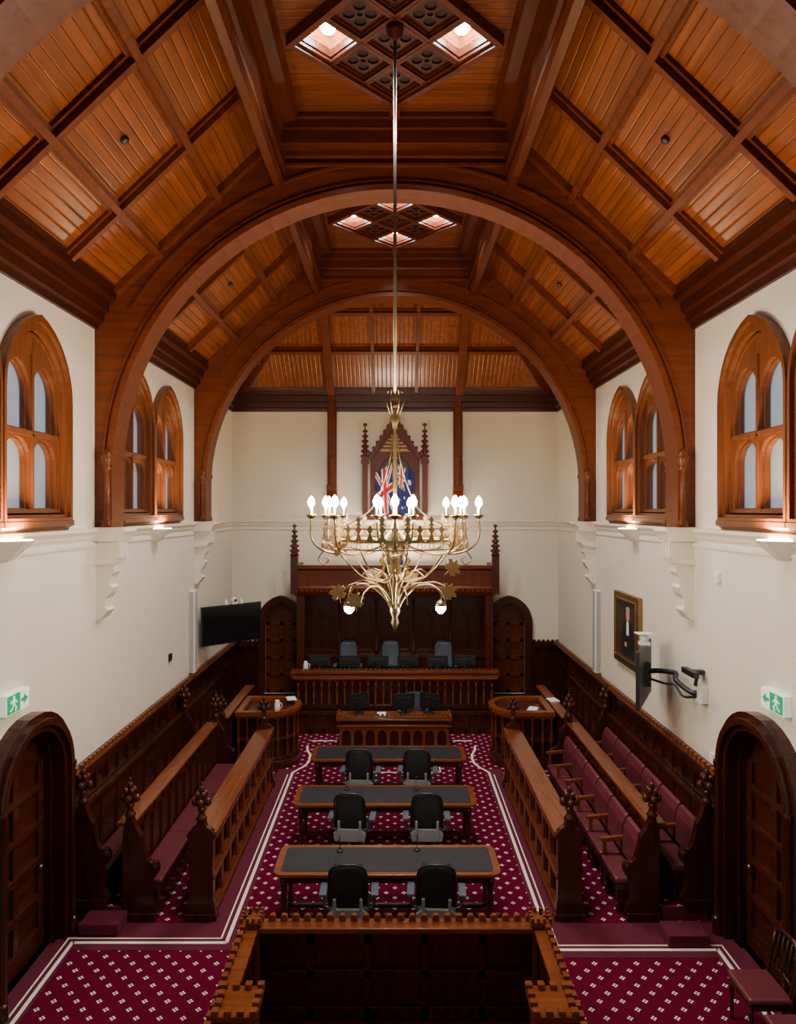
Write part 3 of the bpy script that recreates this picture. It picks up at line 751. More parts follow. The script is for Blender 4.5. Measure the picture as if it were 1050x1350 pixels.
# ------------------------------------------------------------------ associates desk
e=root('associates_desk',(-.02,15.2,.012),'carved timber clerks desk with gothic arcade front and crenellated top','desk')
mb=MB().box(-1.2,1.2,.04,.50,0,.7)
mb.obj('desk_body',M_dark,parent=e,bev=.006)
hs=[pointed(-1.06+i*.265,.1,.12,.36,.48,5) for i in range(9)]
MB().pl([[(-1.22,.02),(1.22,.02),(1.22,.56),(-1.22,.56)]]+hs,'y',-.02,.035).box(-1.26,1.26,-.05,.05,0,.07).obj('arcade_front',M_midX,parent=e,bev=.004)
mb=MB().box(-1.28,1.28,-.07,.56,.7,.74).box(-1.27,1.27,-.06,.05,.56,.6).box(-1.28,1.28,-.07,-.02,.7,.8)
for s in (-1,1): mb.box(s*1.26-.03,s*1.26+.03,-.07,.5,.74,.8)
mb.obj('desktop',M_midX,parent=e,bev=.006)
mb=MB(); x=-1.27; mb.box(-1.27,1.27,-.065,-.025,.795,.805)
while x<1.22: mb.box(x,x+.05,-.065,-.025,.8,.85); x+=.09
mb.obj('cresting',M_mid,parent=e)
# ------------------------------------------------------------------ rounded desks
for s in (-1,1):
    cx=s*2.66; cy=14.75
    e=root('rounded_desk',(cx,cy,.013),'curved dark timber dock desk with columned front and polished rim','desk','rounded corner desks')
    def dsh(r,ext):
        p=arc(0,0,r,-pi/2,pi/2,18)
        p+= [(-ext,r),(-ext,-r)]
        return [(-s*x,y) for x,y in p]
    MB().pl([dsh(.50,.62)],'z',0,1.08).obj('desk_body',M_dark,parent=e)
    MB().pl([dsh(.62,.64)],'z',0,.16).pl([dsh(.57,.64)],'z',.16,.22).pl([dsh(.56,.64)],'z',.56,.62).obj('plinth',M_darkH,parent=e,bev=.01)
    mb=MB(); pf=[(.04,.2),(.025,.26),(.03,.5),(.045,.56),(.045,.62),(.025,.66),(.035,.82),(.025,.98),(.045,1.06)]
    for i in range(9):
        a=-pi/2+pi*i/8
        mb.lathe(pf,(-s*.55*math.cos(a),.55*math.sin(a),0),8)
    for k in (.2,.42,.6): mb.lathe(pf,(s*k,-.55,0),8)
    mb.obj('front_columns',M_arch,parent=e)
    MB().pl([dsh(.64,.66),dsh(.50,.52)],'z',1.1,1.2).pl([dsh(.60,.65),dsh(.5,.52)],'z',1.05,1.11).obj('rim',M_midX,parent=e,bev=.015)
    MB().pl([dsh(.51,.53)],'z',1.08,1.12).obj('desktop',M_darkH,parent=e)
# ------------------------------------------------------------------ side seating
def bench_end_profile(w=.42,h=1.3):
    return [(0,0),(w,0),(w+.02,.12),(w-.04,.25),(w-.05,.5),(w+.03,.62),(w+.04,.70),(w,.76),(w-.07,.76),(w-.12,.82),(w-.16,.95),(w-.18,1.1),(.17,1.22),(.13,h),(.05,h),(.01,1.18),(0,1.1)]
def end_panel(e,s,xb,y,z0,w=.42,h=1.3,th=.09):
    pr=[(s*(xb-t),z0+z) for t,z in bench_end_profile(w,h)]
    mb=MB().pl([pr],'y',y-th/2,y+th/2)
    mb.sph((s*(xb-w+.02),y,z0+.70),(.055,.07,.055),8,6)
    mb.box(min(s*xb,s*(xb-w)),max(s*xb,s*(xb-w)),y-th/2-.02,y+th/2+.02,z0,z0+.1)
    mb.obj('end_panel',M_dark,parent=e,bev=.008)
    pm=MB(); poppy(pm,(s*(xb-.09),y,z0+h-.01),1.1); pm.obj('poppyhead',M_darkH,parent=e)
YA,YB=9.0,13.3
def bx(mb,a,b,y0,y1,z0,z1): mb.box(min(s*a,s*b),max(s*a,s*b),y0,y1,z0,z1)
for s in (-1,1):
    xf=2.55 if s<0 else 2.30
    xp=3.56 if s<0 else 3.46
    e=root('bench_front_desk',(0,0,.0),'long timber bench desk with pierced panel front and poppyhead ends','bench desk','front bench desks')
    mb=MB()
    n=9; L=(YB-YA-.2)/n
    hs=[]
    for i in range(n):
        c=YA+.1+(i+.5)*L
        hs.append([(c-L*.36,.62),(c+L*.36,.62),(c+L*.36,.96),(c-L*.36,.96)])
        hs.append([(c-L*.36,.14),(c+L*.36,.14),(c+L*.36,.48),(c-L*.36,.48)])
    mb.pl([[(YA,0.01),(YB,0.01),(YB,1.08),(YA,1.08)]]+hs,'x',s*(xf-.14),s*(xf-.08))
    bx(mb,xf-.18,xf-.06,YA,YB,0.01,.1); bx(mb,xf-.17,xf-.08,YA,YB,.52,.57)
    mb.obj('panel_front',M_arch,parent=e,bev=.005)
    mb=MB(); bx(mb,xf-.07,xf-.03,YA,YB,0.01,1.05); mb.obj('panel_backing',M_dark,parent=e)
    mb=MB().pl([[(s*(xf-.2),1.10),(s*(xf+.16),1.07),(s*(xf+.16),1.11),(s*(xf-.2),1.16)]],'y',YA-.02,YB+.02)
    bx(mb,xf-.2,xf-.16,YA,YB,1.06,1.12)
    mb.obj('desktop',M_mid,parent=e,bev=.008)
    mb=MB(); bx(mb,xf-.03,xf+.14,YA,YB,.72,.75); mb.obj('book_shelf',M_darkH,parent=e)
    for y in (YA,YB):
        pr=[(-.19,0.01),(.2,0.01),(.2,.15),(.16,.3),(.16,1.05),(.19,1.12),(.13,1.2),(.07,1.24),(.05,1.32),(-.05,1.32),(-.07,1.24),(-.13,1.2),(-.2,1.12),(-.16,1.05),(-.16,.3),(-.19,.15)]
        mb=MB().pl([[(s*(xf+a),z) for a,z in pr]],'y',y-.05,y+.05)
        mb.box(s*xf-.21,s*xf+.21,y-.07,y+.07,0.01,.1)
        mb.obj('end_panel',M_dark,parent=e,bev=.008)
        pm=MB(); poppy(pm,(s*xf,y,1.31),1.1); pm.obj('poppyhead',M_darkH,parent=e)
    e=root('panelled_bench',(0,0,0),'dark panelled timber bench partition with poppyhead ends and polished top rail','bench','panelled benches')
    mb=MB(); bx(mb,xp-.06,xp,YA,YB,0.01,1.22)
    for i in range(12):
        y=YA+.1+i*(YB-YA-.2)/11; bx(mb,xp-.09,xp-.05,y-.035,y+.035,.5,1.2)
    bx(mb,xp-.09,xp-.05,YA,YB,1.1,1.2)
    mb.obj('bench_back',M_darkH,parent=e,bev=.004)
    mb=MB(); bx(mb,xp-.12,xp+.12,YA,YB,1.22,1.27); mb.obj('top_rail',M_mid,parent=e,bev=.01)
    end_panel(e,s,xp+.02,YA,0.01,.44,1.36); end_panel(e,s,xp+.02,YB,0.01,.44,1.36)
    mb=MB()
    if s<0:
        bx(mb,xp-.45,xp-.06,YA+.05,YB-.05,.36,.42); bx(mb,xp-.43,xp-.40,YA+.05,YB-.05,0.01,.36); mb.obj('seat_board',M_darkH,parent=e)
        n=3
        for i in range(n):
            y0=YA+.07+i*(YB-YA-.14)/n; y1=y0+(YB-YA-.14)/n-.015
            m_=MB(); bx(m_,xp-.46,xp-.09,y0,y1,.42,.49); m_.obj('seat_cushion',M_leather,parent=e,bev=.02)
    P=MB(); bx(P,xp+.03,H-.19,YA-.0,16.4,0.01,.18,); P.mi=[0]*len(P.f)
    k0=len(P.f); bx(P,xp+.03,H-.19,YA-.03,YA,0.01,.18); bx(P,xp+.005,xp+.03,YA,16.4,.01,.18)
    for q in range(k0,len(P.f)): P.mi[q]=1
    pf=P.obj('bench_platform',[M_carpet,M_maroon]); top(pf,'low carpeted platform under the wall benches','platform','bench platforms')
    e=root('wall_bench',(0,0,.18),'wall bench with maroon cushions, panelled back and poppyhead ends','bench','wall benches')
    z0=.005
    end_panel(e,s,H-.10,YA,z0,.42,1.36); end_panel(e,s,H-.10,YB+.02,z0,.42,1.36)
    mb=MB()
    bx(mb,H-.13,H-.10,YA,16.3,.2,1.25)
    for i in range(14):
        y=YA+.1+i*(16.2-YA)/13; bx(mb,H-.16,H-.12,y-.03,y+.03,.5,1.2)
    bx(mb,H-.18,H-.10,YA,16.3,1.22,1.27)
    mb.obj('bench_back',M_darkH,parent=e)
    mb=MB(); bx(mb,H-.48,H-.12,YA+.05,16.25,.34,.40); bx(mb,H-.46,H-.42,YA+.05,16.25,0.002,.34); mb.obj('seat_board',M_darkH,parent=e)
    rng=[(YA+.07,10.4),(10.42,11.8),(11.82,13.2),(13.4,14.8),(14.82,16.2)] if s<0 else [(13.4,14.8),(14.82,16.2)]
    for y0,y1 in rng:
        m_=MB(); bx(m_,H-.5,H-.16,y0,y1,.40,.47); m_.obj('seat_cushion',M_leather,parent=e,bev=.02)
    e=root('rear_bench_desk',(0,0,.0),'short timber bench desk near the dais with polished top','bench desk','rear bench desks')
    mb=MB(); bx(mb,3.42,3.50,13.7,16.2,0.01,1.2); bx(mb,3.40,3.44,13.7,16.2,.01,.3)
    for i in range(7): bx(mb,3.39,3.43,13.75+i*.4,13.8+i*.4,.01,1.2)
    mb.obj('panel_front',M_darkH,parent=e,bev=.004)
    mb=MB(); bx(mb,3.34,3.55,13.7,16.2,1.2,1.24); mb.obj('desktop',M_mid,parent=e,bev=.008)
    mb=MB(); bx(mb,3.4,3.52,13.62,13.7,.01,1.3); poppy(mb,(s*3.46,13.66,1.3),.9); mb.obj('end_panel',M_dark,parent=e)
def wseat():
    e=root('fixed_armchair_seat',(0,0,0),'maroon leather bench seat with padded back and timber armrests','seat','maroon leather bench seats')
    W=.32
    MB().box(-.44,-.13,-W,W,.40,.49).obj('seat',M_leather,parent=e,bev=.03)
    mb=MB(); mb.pl([[(-.02,.52),(-.08,.48),(-.14,.52),(-.12,.9),(-.07,1.02),(-.02,1.04)]],'y',-W,W); mb.obj('backrest',M_leather,parent=e,bev=.02)
    MB().box(-.42,-.02,-W,W,.33,.40).box(-.4,-.1,-.28,-.2,0,.33).box(-.4,-.1,.2,.28,0,.33).obj('seat_frame',M_darkH,parent=e)
    mb=MB(); mb.pl([[(-.03,.70),(-.40,.66),(-.45,.68),(-.44,.72),(-.38,.72),(-.03,.76)]],'y',W-.01,W+.05); mb.box(-.40,-.35,W,W+.04,.4,.68)
    mb.obj('armrest',M_midX,parent=e,bev=.008)
    return e
ws=wseat(); ws.location=(3.37,9.40,.01)
for i in range(1,6): copy_tree(ws,(3.37,9.40+i*.69,.01))
for i in range(6): copy_tree(ws,(4.12,9.40+i*.69,.185))
for x,y in ((-3.75,8.78),(3.62,8.55)):
    mb=MB().box(-.25,.25,-.16,.16,.0,.15); o=mb.obj('carpeted_step',M_maroon,loc=(x,y,.012),bev=.015); top(o,'small maroon carpeted step box at bench end','step','carpeted steps')
# ------------------------------------------------------------------ front dock
e=root('front_dock',(0,7.27,.013),'dark panelled three sided dock enclosure with crenellated top rail','dock')
mb=MB()
mb.box(-1.52,1.55,-.03,.05,0,.92)
n=5
for i in range(n+1):
    x=-1.5+i*3.03/n; mb.box(x-.045,x+.045,-.07,-.03,0,.92)
mb.box(-1.5,1.53,-.07,-.03,0,.14); mb.box(-1.5,1.53,-.07,-.03,.45,.53); mb.box(-1.5,1.53,-.07,-.03,.80,.92)
for s,xx in ((-1,-1.53),(1,1.55)):
    mb.box(xx-.04,xx+.04,-2.6,.05,0,.92)
    for k in range(5): mb.box(xx-.06,xx+.06,-2.5+k*.6,-2.42+k*.6,0,.92)
mb.obj('panelling',M_dark,parent=e,bev=.006)
mb=MB(); mb.box(-1.62,1.64,-.09,.09,.92,.98)
for xx in (-1.53,1.55): mb.box(xx-.09,xx+.09,-2.6,.09,.92,.98)
mb.obj('top_rail',M_midX,parent=e,bev=.01)
mb=MB(); x=-1.60
mb.box(-1.62,1.63,.025,.085,.975,.985)
for xx in (-1.59,1.60): mb.box(xx-.035,xx+.035,-2.58,.08,.975,.986)
while x<1.58:
    mb.pl([[(x,.98),(x+.075,.98),(x+.075,1.03),(x+.06,1.05),(x+.015,1.05),(x,1.03)]],'y',.03,.08); x+=.125
for xx in (-1.59,1.60):
    y=-2.55
    while y<.03: mb.box(xx-.03,xx+.03,y,y+.075,.98,1.05); y+=.125
mb.obj('cresting',M_midX,parent=e,bev=.006)
for x,y in ((-1.52,0),(1.54,0),(-1.38,-1.24),(1.38,-1.24)):
    k=1.0 if y==0 else 1.75
    mb=MB()
    w=.09*k
    mb.box(x-w,x+w,y-w,y+w,0,1.0); mb.box(x-w*1.25,x+w*1.25,y-w*1.25,y+w*1.25,1.0,1.05); mb.box(x-w*1.1,x+w*1.1,y-w*1.1,y+w*1.1,.93,1.0)
    for i in range(4):
        for j in range(4):
            if i in (0,3) or j in (0,3):
                a=x-w*1.05+i*w*.7; b=y-w*1.05+j*w*.7; mb.cbox((a,b,1.072),(w*.4,w*.4,.05))
    mb.obj('corner_post',M_midX,parent=e,bev=.006)
# ------------------------------------------------------------------ timber side chair
def side_chair():
    e=root('timber_side_chair',(0,0,0),'dark timber side chair with spindle back and maroon seat against wall','chair','side chairs by the wall')
    MB().box(-.24,.2,-.24,.24,.43,.49).obj('seat',M_leather,parent=e,bev=.025)
    MB().box(-.22,.2,-.23,.23,.37,.43).obj('seat_rail',M_dark,parent=e)
    for x,y in ((-.2,-.2),(-.2,.2)):
        MB().lathe([(.018,0),(.024,.1),(.018,.15),(.028,.3),(.024,.38)],seg=8).obj('leg',M_dark,parent=e,loc=(x,y,0))
    mb=MB()
    for y in (-.21,.21): mb.tube([(.2,y,0),(.18,y,.45),(.24,y,.75),(.28,y,.93)],.02,8)
    mb.tube([(.28,-.23,.9),(.30,-.1,.97),(.30,.1,.97),(.28,.23,.9)],.028,8); mb.tube([(.2,-.2,.6),(.23,0,.6),(.2,.2,.6)],.016,6)
    for k in range(5): y=-.14+k*.07; mb.tube([(.215,y,.6),(.29,y*1.05,.95)],.010,6)
    mb.obj('chair_back',M_dark,parent=e)
    return e
c=side_chair(); c.location=(3.78,7.05,.015); copy_tree(c,(3.82,6.4,.015))
# ------------------------------------------------------------------ TV left
e=root('wall_television',(-3.66,15.3,2.85),'large black flat television on wall bracket above dado','television',rotz=math.radians(42))
MB().box(-.74,.74,-.03,.03,-.43,.43).obj('screen_casing',M_black,parent=e,bev=.01)
MB().box(-.72,.72,-.034,-.0305,-.41,.41).obj('screen',M_screen,parent=e)
MB().tube([(-.1,.03,0),(-.15,.25,0),(-.42,.52,0)],.03,8).obj('bracket',M_black,parent=e)
e=root('video_camera_unit',(-3.62,15.33,3.285),'white conference camera sitting on the television','camera',rotz=math.radians(42))
MB().box(-.06,.06,-.05,.05,0,.04).sph((0,0,.09),(.06,.06,.06),10,8).obj('camera_body',M_white,parent=e); MB().lathe([(.025,0),(.025,.05)],seg=10,M=Matrix.Translation((0,-.05,.09))@Matrix.Rotation(pi/2,4,'X')).obj('camera_lens',M_black,parent=e)
for k in (-.2,.18):
    o=MB().box(-.03,.03,-.03,.03,0,.09).lathe([(.02,.09),(.02,.12)],seg=8).obj('tally_unit',M_white,loc=(-3.62+k*.743,15.33+k*.669,3.285),rotz=.7); top(o,'small white device on top of television','device','television top devices')
WB=Vector((4.3,9.5,2.85))
e=root('swing_arm_television',tuple(WB),'black flat television on folding wall arm with white box','television')
MT=Matrix.Translation(Vector((3.78,10.35,2.93))-WB)@Matrix.Rotation(math.radians(62),4,'Z')
MB().box(-.62,.62,-.025,.03,-.42,.42,M=MT).obj('screen_casing',M_black,parent=e,bev=.008)
MB().box(-.6,.6,.0305,.033,-.4,.4,M=MT).obj('screen',M_screen,parent=e)
MB().box(-.1,.0,-.14,.14,-.12,.12).obj('wall_box',M_white,parent=e,bev=.01)
mb=MB().box(-.22,.0,-.05,.05,.26,.32).box(-.24,-.16,-.22,.18,.25,.33); mb.tube([(-.08,0,.3),(-.12,0,.1)],.025,8)
mb.obj('upper_bar',M_black,parent=e,bev=.006)
MB().curve([(-.1,0,0),(-.16,.08,.0),(-.26,.30,.10),(-.20,.48,.16),(-.34,.72,.14),(-.49,.86,.1)],.038,8).curve([(-.1,0,-.05),(-.2,.2,-.10),(-.26,.36,.02),(-.3,.6,-.02),(-.46,.84,0)],.018,6).box(-.62,-.44,.80,.90,-.12,.24).obj('folding_arm',M_black,parent=e)
o=MB().box(-.07,.07,-.06,.06,0,.05).sph((0,0,.1),(.07,.07,.07),10,8).box(-.12,.12,-.1,.1,.165,.18).obj('white_camera',M_white,loc=(3.78,10.35,3.352)); top(o,'white camera mounted on top of television','camera')
for s in (-1,1):
    e=root('column_speaker',(s*(H-.001),14.3,2.0),'tall slim white column loudspeaker on wall','loudspeaker','column loudspeakers')
    MB().box(min(0,-s*.13),max(0,-s*.13),-.10,.10,0,1.72).obj('speaker_casing',M_white,parent=e,bev=.012)
    MB().box(min(-s*.13,-s*.136),max(-s*.13,-s*.136),-.08,.08,.03,1.69).obj('speaker_grille',M_lgrey,parent=e)
    MB().box(min(-s*.02,-s*.11),max(-s*.02,-s*.11),-.105,-.10,.03,1.69).obj('side_grille',M_lgrey,parent=e)
for x,y,z,m_,lab,nm in ((-H,13.0,2.59,M_black,'small black wall socket box','wall_socket'),(H,9.05,4.5,M_white,'small white wall access plate','wall_plate'),(H,9.2,2.05,M_white,'white junction box on wall above dado','junction_box')):
    s=1 if x>0 else -1
    o=MB().box(min(0,-s*.04),max(0,-s*.04),-.06,.06,-.07,.07).box(min(-s*.04,-s*.05),max(-s*.04,-s*.05),-.03,.03,-.03,.03).obj(nm,m_,loc=(x,y,z),bev=.006); top(o,lab,'wall fitting')
e=root('framed_portrait',(H,12.5,3.2),'gilt framed portrait painting of a robed person with white collar','painting')
def rct(a,b,c,d): return [(a,c),(b,c),(b,d),(a,d)]
MB().pl([rct(-.66,.66,-.66,.66),rct(-.54,.54,-.54,.54)],'x',-.08,-.001).pl([rct(-.56,.56,-.56,.56),rct(-.52,.52,-.52,.52)],'x',-.1,-.001).obj('frame',M_leaf,parent=e,bev=.01)
MB().pl([rct(-.55,.55,-.55,.55)],'x',-.03,-.002).obj('canvas',M_canvas,parent=e)
MB().pl([[(-.36,-.53),(.36,-.53),(.33,-.15),(.24,.08),(.08,.16),(-.08,.16),(-.24,.08),(-.33,-.15)]],'x',-.036,-.031).obj('painted_robe',M_robe,parent=e)
MB().pl([[(.105*math.cos(a*pi/8)*.85,.27+.13*math.sin(a*pi/8)) for a in range(16)]],'x',-.038,-.031).obj('painted_face',M_skin,parent=e)
MB().pl([rct(.05,.16,-.32,-.24)],'x',-.04,-.031).obj('painted_hand',M_skin,parent=e)
MB().pl([[(-.05,.14),(.05,.14),(.06,-.1),(-.06,-.1)]],'x',-.041,-.031).obj('painted_collar',M_paper,parent=e)
MB().pl([[(.09*math.cos(a*pi/8),.36+.06*math.sin(a*pi/8)) for a in range(9)]],'x',-.041,-.031).obj('painted_hair',M_lgrey,parent=e)
# exit signs
for s in (-1,1):
    e=root('exit_sign',(s*H,7.62,3.26),'green and white illuminated running figure exit sign above door','exit sign','exit signs')
    MB().box(min(0,-s*.09),max(0,-s*.09),-.23,.23,-.115,.115).obj('sign_casing',M_signw,parent=e,bev=.006)
    a,b=sorted((-s*.09,-s*.094)); MB().box(a,b,-.215,.04,-.10,.10).obj('green_panel',M_green,parent=e)
    g=MB(); a,b=-s*.0935,-s*.098
    def PP(m,pts): m.pl([[(-.09+y,z) for y,z in pts]],'x',a,b)
    PP(g,[(.035*math.cos(t*pi/5)*.6+.0,.068+.02*math.sin(t*pi/5)) for t in range(10)])
    PP(g,[(-.03,.045),(.03,.045),(.02,-.01),(-.02,-.01)])
    PP(g,[(.0,-.008),(.02,-.008),(.06,-.05),(.04,-.09),(.02,-.085),(.035,-.05)])
    PP(g,[(-.02,-.008),(.0,-.008),(-.02,-.055),(-.07,-.08),(-.08,-.06),(-.035,-.045)])
    PP(g,[(.028,.045),(.07,.01),(.06,-.005),(.02,.03)]); PP(g,[(-.028,.045),(-.07,.02),(-.06,.005),(-.02,.03)])
    g.obj('running_figure',M_signw,parent=e)
    g=MB(); g.pl([[(.06,-.02),(.12,-.02),(.12,-.06),(.20,0),(.12,.06),(.12,.02),(.06,.02)]],'x',-s*.0905,-s*.094)
    g.obj('direction_arrow',M_green,parent=e)
for s in (-1,1):
    for y in (7.55,12.4):
        x=s*3.0
        o=MB().lathe([(.05,0),(.05,-.03),(.03,-.045),(.01,-.05)],seg=12).obj('ceiling_vent',M_black,loc=(x,y,sz(x)-.005)); o.rotation_euler=(0,s*.76,0); top(o,'small dark round detector on boarded ceiling','detector','ceiling detectors')
for x,y,z,r in ((-2.3,15.12,1.214,.3),(2.95,14.6,1.134,-.4),(3.45,14.9,1.241,.2),(-.3,15.5,.753,.1)):
    o=MB().box(-.1,.1,-.14,.14,0,.012).box(-.09,.1,-.13,.13,.012,.02).obj('paper_stack',M_paper,loc=(x,y,z),rotz=r); top(o,'small stack of white papers on desk','papers','paper stacks')
for x,y,z in ((-2.45,14.2,1.214),(-2.2,16.8,1.448)):
    o=MB().lathe([(.05,0),(.06,.02),(.06,.14),(.04,.19),(.045,.22)],seg=14).tube([(.055,0,.05),(.1,0,.08),(.1,0,.15),(.045,0,.18)],.008,6).obj('water_jug',M_white,loc=(x,y,z)); top(o,'white water jug standing on desk','jug','water jugs')
# ------------------------------------------------------------------ chandelier
CY=7.5
e=root('chandelier',(0,CY,10.69),'gothic brass chandelier with crown ring, lit candle bulbs and leaves','chandelier')
T=Matrix.Translation((0,0,-10.69))
MB().lathe([(.012,10.69),(.10,10.69),(.09,10.64),(.03,10.6),(.02,10.55)],seg=14,M=T).obj('ceiling_rose',M_dark,parent=e)
MB().lathe([(.019,6.5),(.019,10.58)],seg=12,M=T).obj('suspension_rod',M_steel,parent=e)
mb=MB()
mb.lathe([(.02,6.7),(.035,6.62),(.02,6.58),(.06,6.52),(.075,6.5),(.04,6.44),(.06,6.4),(.03,6.34),(.02,6.2),(.02,5.3),(.04,5.25),(.05,5.16),(.16,5.08),(.17,5.04),(.12,4.98),(.09,4.88),(.05,4.8),(.075,4.74),(.04,4.66),(.03,4.4),(.055,4.34),(.06,4.28),(.03,4.22),(.045,4.16),(.02,4.1),(.005,4.05)],seg=14,M=T)
for i in range(6):
    a=i*pi/3
    mb.tube([(.05*math.cos(a),.05*math.sin(a),6.45),(.10*math.cos(a),.10*math.sin(a),6.6),(.07*math.cos(a),.07*math.sin(a),6.7)],.008,5,M=T)
mb.obj('central_stem',M_brass,parent=e)
R=.80
mb=MB()
ring=[(R*math.cos(2*pi*i/72),R*math.sin(2*pi*i/72)) for i in range(72)]; rin=[(.98*x,.98*y) for x,y in ring]
for z0,z1 in ((5.07,5.10),(5.20,5.215),(4.99,5.005)): mb.pl([ring,rin],'z',z0,z1,M=T)
for i in range(40):
    a=2*pi*i/40; Mx=T@Matrix.Rotation(a,4,'Z')
    mb.add([(R,-.035,5.10),(R,.035,5.10),(R,.010,5.16),(R,.035,5.2),(R,0,5.25),(R,-.035,5.2),(R,-.010,5.16)],[(0,1,2,3,4,5,6)],M=Mx)
    if i%2: mb.add([(R,-.035,5.24),(R,.035,5.24),(R,.012,5.27),(R,.03,5.30),(R,0,5.34),(R,-.03,5.30),(R,-.012,5.27)],[(0,1,2,3,4,5,6)],M=Mx)
    mb.tube([(R,0,4.995),(R,.03,5.03),(R,0,5.08)],.005,4,M=Mx); mb.tube([(R,0,4.995),(R,-.03,5.03),(R,0,5.08)],.005,4,M=Mx)
for i in range(8):
    a=i*pi/4+.39; c,s_=math.cos(a),math.sin(a)
    mb.tube([(.1*c,.1*s_,5.08),(R*c,R*s_,5.08)],.012,6,M=T)
mb.obj('crown_ring',M_brass,parent=e)
for i in range(4):
    a=i*pi/2+.785; Mx=T@Matrix.Rotation(a,4,'Z')
    MB().curve([(.02,0,6.3),(.10,0,5.9),(.35,0,5.42),(R,0,5.22)],.006,5,M=Mx).obj('stay_rod',M_brass,parent=e)
bul=[]
def candle(Mx,x,y,par):
    m_=MB().lathe([(.012,5.30),(.055,5.33),(.06,5.345),(.02,5.35),(.018,5.43)],(x,y,0),10,M=Mx); m_.obj('candle_cup',M_brass,parent=par)
    MB().lathe([(.014,0),(.034,.02),(.040,.05),(.026,.09),(.004,.12)],(x,y,5.43),10,M=Mx).obj('candle_bulb',M_bulb,parent=par)
    v=Mx@Vector((x,y,5.50)); bul.append((v.x,v.y+CY,v.z+10.69))
for i in range(4):
    a=i*pi/2; Mx=T@Matrix.Rotation(a,4,'Z')
    m_=MB().curve([(.1,0,5.02),(.4,0,4.92),(.72,0,4.93),(.88,0,5.02),(.93,0,5.16),(.92,0,5.31)],.013,7,M=Mx)
    for q in (-1,1): m_.curve([(.55,0,4.92),(.66,q*.08,4.96),(.75,q*.16,5.1),(.74,q*.18,5.31)],.011,6,M=Mx)
    m_.curve([(.78,0,4.95),(.84,0,4.86),(.78,0,4.80),(.73,0,4.85),(.77,0,4.88)],.008,5,M=Mx)
    am=m_.obj('candle_arm',M_brass,parent=e)
    for x,y in ((.92,0),(.74,.18),(.74,-.18)): candle(Mx,x,y,am)
    Mx=T@Matrix.Rotation(a+pi/4,4,'Z')
    m_=MB().curve([(.1,0,5.02),(.4,0,4.94),(.72,0,4.95),(.84,0,5.06),(.86,0,5.31)],.012,7,M=Mx)
    am=m_.obj('candle_arm',M_brass,parent=e); candle(Mx,.86,0,am)
for i in range(8):
    a=2*pi*i/8+.2; Mx=T@Matrix.Rotation(a,4,'Z')
    m_=MB().curve([(.03,0,4.28),(.10,0,4.42),(.26,0,4.56),(.44,0,4.60),(.58,0,4.54),(.64,0,4.44)],[.011,.006],6,M=Mx)
    m_.curve([(.04,0,4.70),(.14,0,4.62),(.34,0,4.66),(.50,0,4.80),(.64,0,4.98)],.009,6,M=Mx)
    m_.curve([(.03,0,4.30),(.05,0,4.50),(.14,0,4.68),(.28,0,4.74),(.38,0,4.68)],[.009,.005],6,M=Mx)
    m_.obj('spray_rod',M_brass,parent=e)
def leaf(mb,M,k=.1):
    pts=[(0,-1.2),(.08,-.6),(.5,-.75),(.9,-.35),(.6,-.15),(1.05,.2),(.75,.5),(.45,.35),(.4,.9),(0,.65),(-.4,.9),(-.45,.35),(-.75,.5),(-1.05,.2),(-.6,-.15),(-.9,-.35),(-.5,-.75),(-.08,-.6)]
    mb.pl([[(x*k,z*k) for x,z in pts]],'y',-.004,.004,M=M)
for (x,y,z) in ((-.60,-.15,4.98),(-.62,-.1,4.50),(-.42,-.3,4.44),(.58,-.15,4.52),(.62,-.2,4.78),(.68,.1,4.99),(0.2,.5,4.6),(-.25,.5,4.62)):
    mb=MB(); leaf(mb,Matrix.Translation((x,y,z-10.69))@Matrix.Rotation(x*.5,4,'Z')@Matrix.Rotation(.3+x,4,'Y'),.10)
    mb.tube([(x,y,z-10.69),(x*.9,y*.9,z-10.69+.08)],.005,5); mb.obj('leaf_ornament',M_leaf,parent=e)
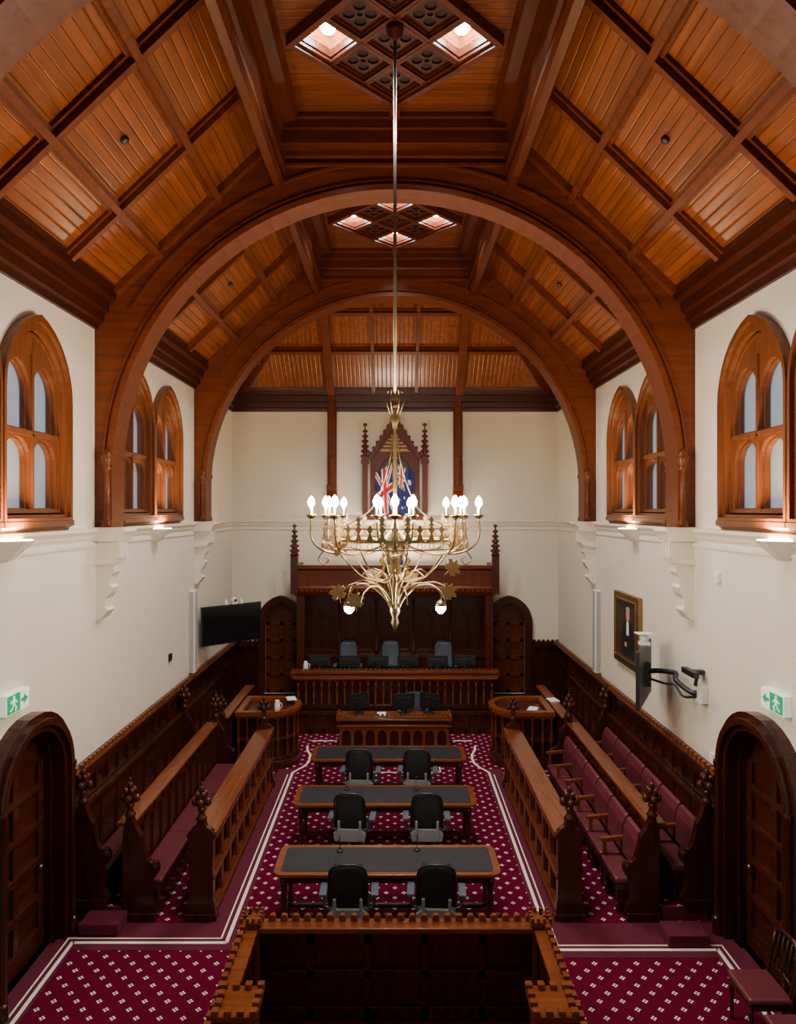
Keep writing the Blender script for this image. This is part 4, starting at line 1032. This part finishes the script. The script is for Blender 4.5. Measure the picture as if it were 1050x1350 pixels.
for s in (-1,1):
    m_=MB().curve([(0,0,4.42),(s*.2,-.02,4.58),(s*.40,-.04,4.58),(s*.5,-.05,4.48),(s*.5,-.05,4.40)],.009,6,M=T)
    m_.lathe([(.012,4.42),(.05,4.39),(.065,4.35)],(s*.5,-.05,0),12,M=T); m_.obj('pendant_arm',M_brass,parent=e)
    MB().lathe([(.03,4.37),(.055,4.34),(.05,4.30),(.02,4.27)],(s*.5,-.05,0),12,M=T).obj('pendant_lamp',M_bulb,parent=e)
# ------------------------------------------------------------------ lights
def light(kind,loc,energy,color,size=.1,rot=(0,0,0),**k):
    L=bpy.data.lights.new('lamp_or_fill_light',kind); L.energy=energy; L.color=color
    if kind=='AREA': L.size=size
    else: L.shadow_soft_size=size
    for a,b in k.items(): setattr(L,a,b)
    o=bpy.data.objects.new('light_source',L); COL.objects.link(o); o.location=loc; o.rotation_euler=rot; return o
for x,y,z in bul: light('POINT',(x,y,z+.07),25,(1,.85,.66),.05)
for s in (-1,1): light('POINT',(s*.5,CY-.05,4.2),40,(1,.88,.7),.06)
for cx,cy in lit: light('SPOT',(cx,cy,10.80),430,(1,.97,.93),.06,spot_size=2.1,spot_blend=.6)
light('AREA',(0,D-.7,4.1),110,(1,.76,.5),1.6,(pi-.12,0,0),shape='RECTANGLE',size_y=.2)  # added upward fill on canopy deck, no fitting, warms end wall and hip
for x in (-1.6,0,1.6): light('SPOT',(x,16.0,9.0),190,(1,.86,.68),.1,(.12,0,0),spot_size=1.15,spot_blend=.7)  # added spots above the dais, no fittings, brighten bench and canopy
W=bpy.data.worlds.new('world'); bpy.context.scene.world=W; W.use_nodes=True
W.node_tree.nodes['Background'].inputs[0].default_value=(1,.96,.90,1); W.node_tree.nodes['Background'].inputs[1].default_value=.30
# ------------------------------------------------------------------ camera
cam=bpy.data.cameras.new('camera'); co=bpy.data.objects.new('camera',cam); COL.objects.link(co)
co.location=(0,0,5.4); co.rotation_euler=(pi/2,0,0)
cam.sensor_fit='HORIZONTAL'; cam.sensor_width=36; cam.lens=36*900/1050; cam.shift_x=4/1050; cam.shift_y=-3/1050; cam.clip_start=.05; cam.clip_end=200
bpy.context.scene.camera=co
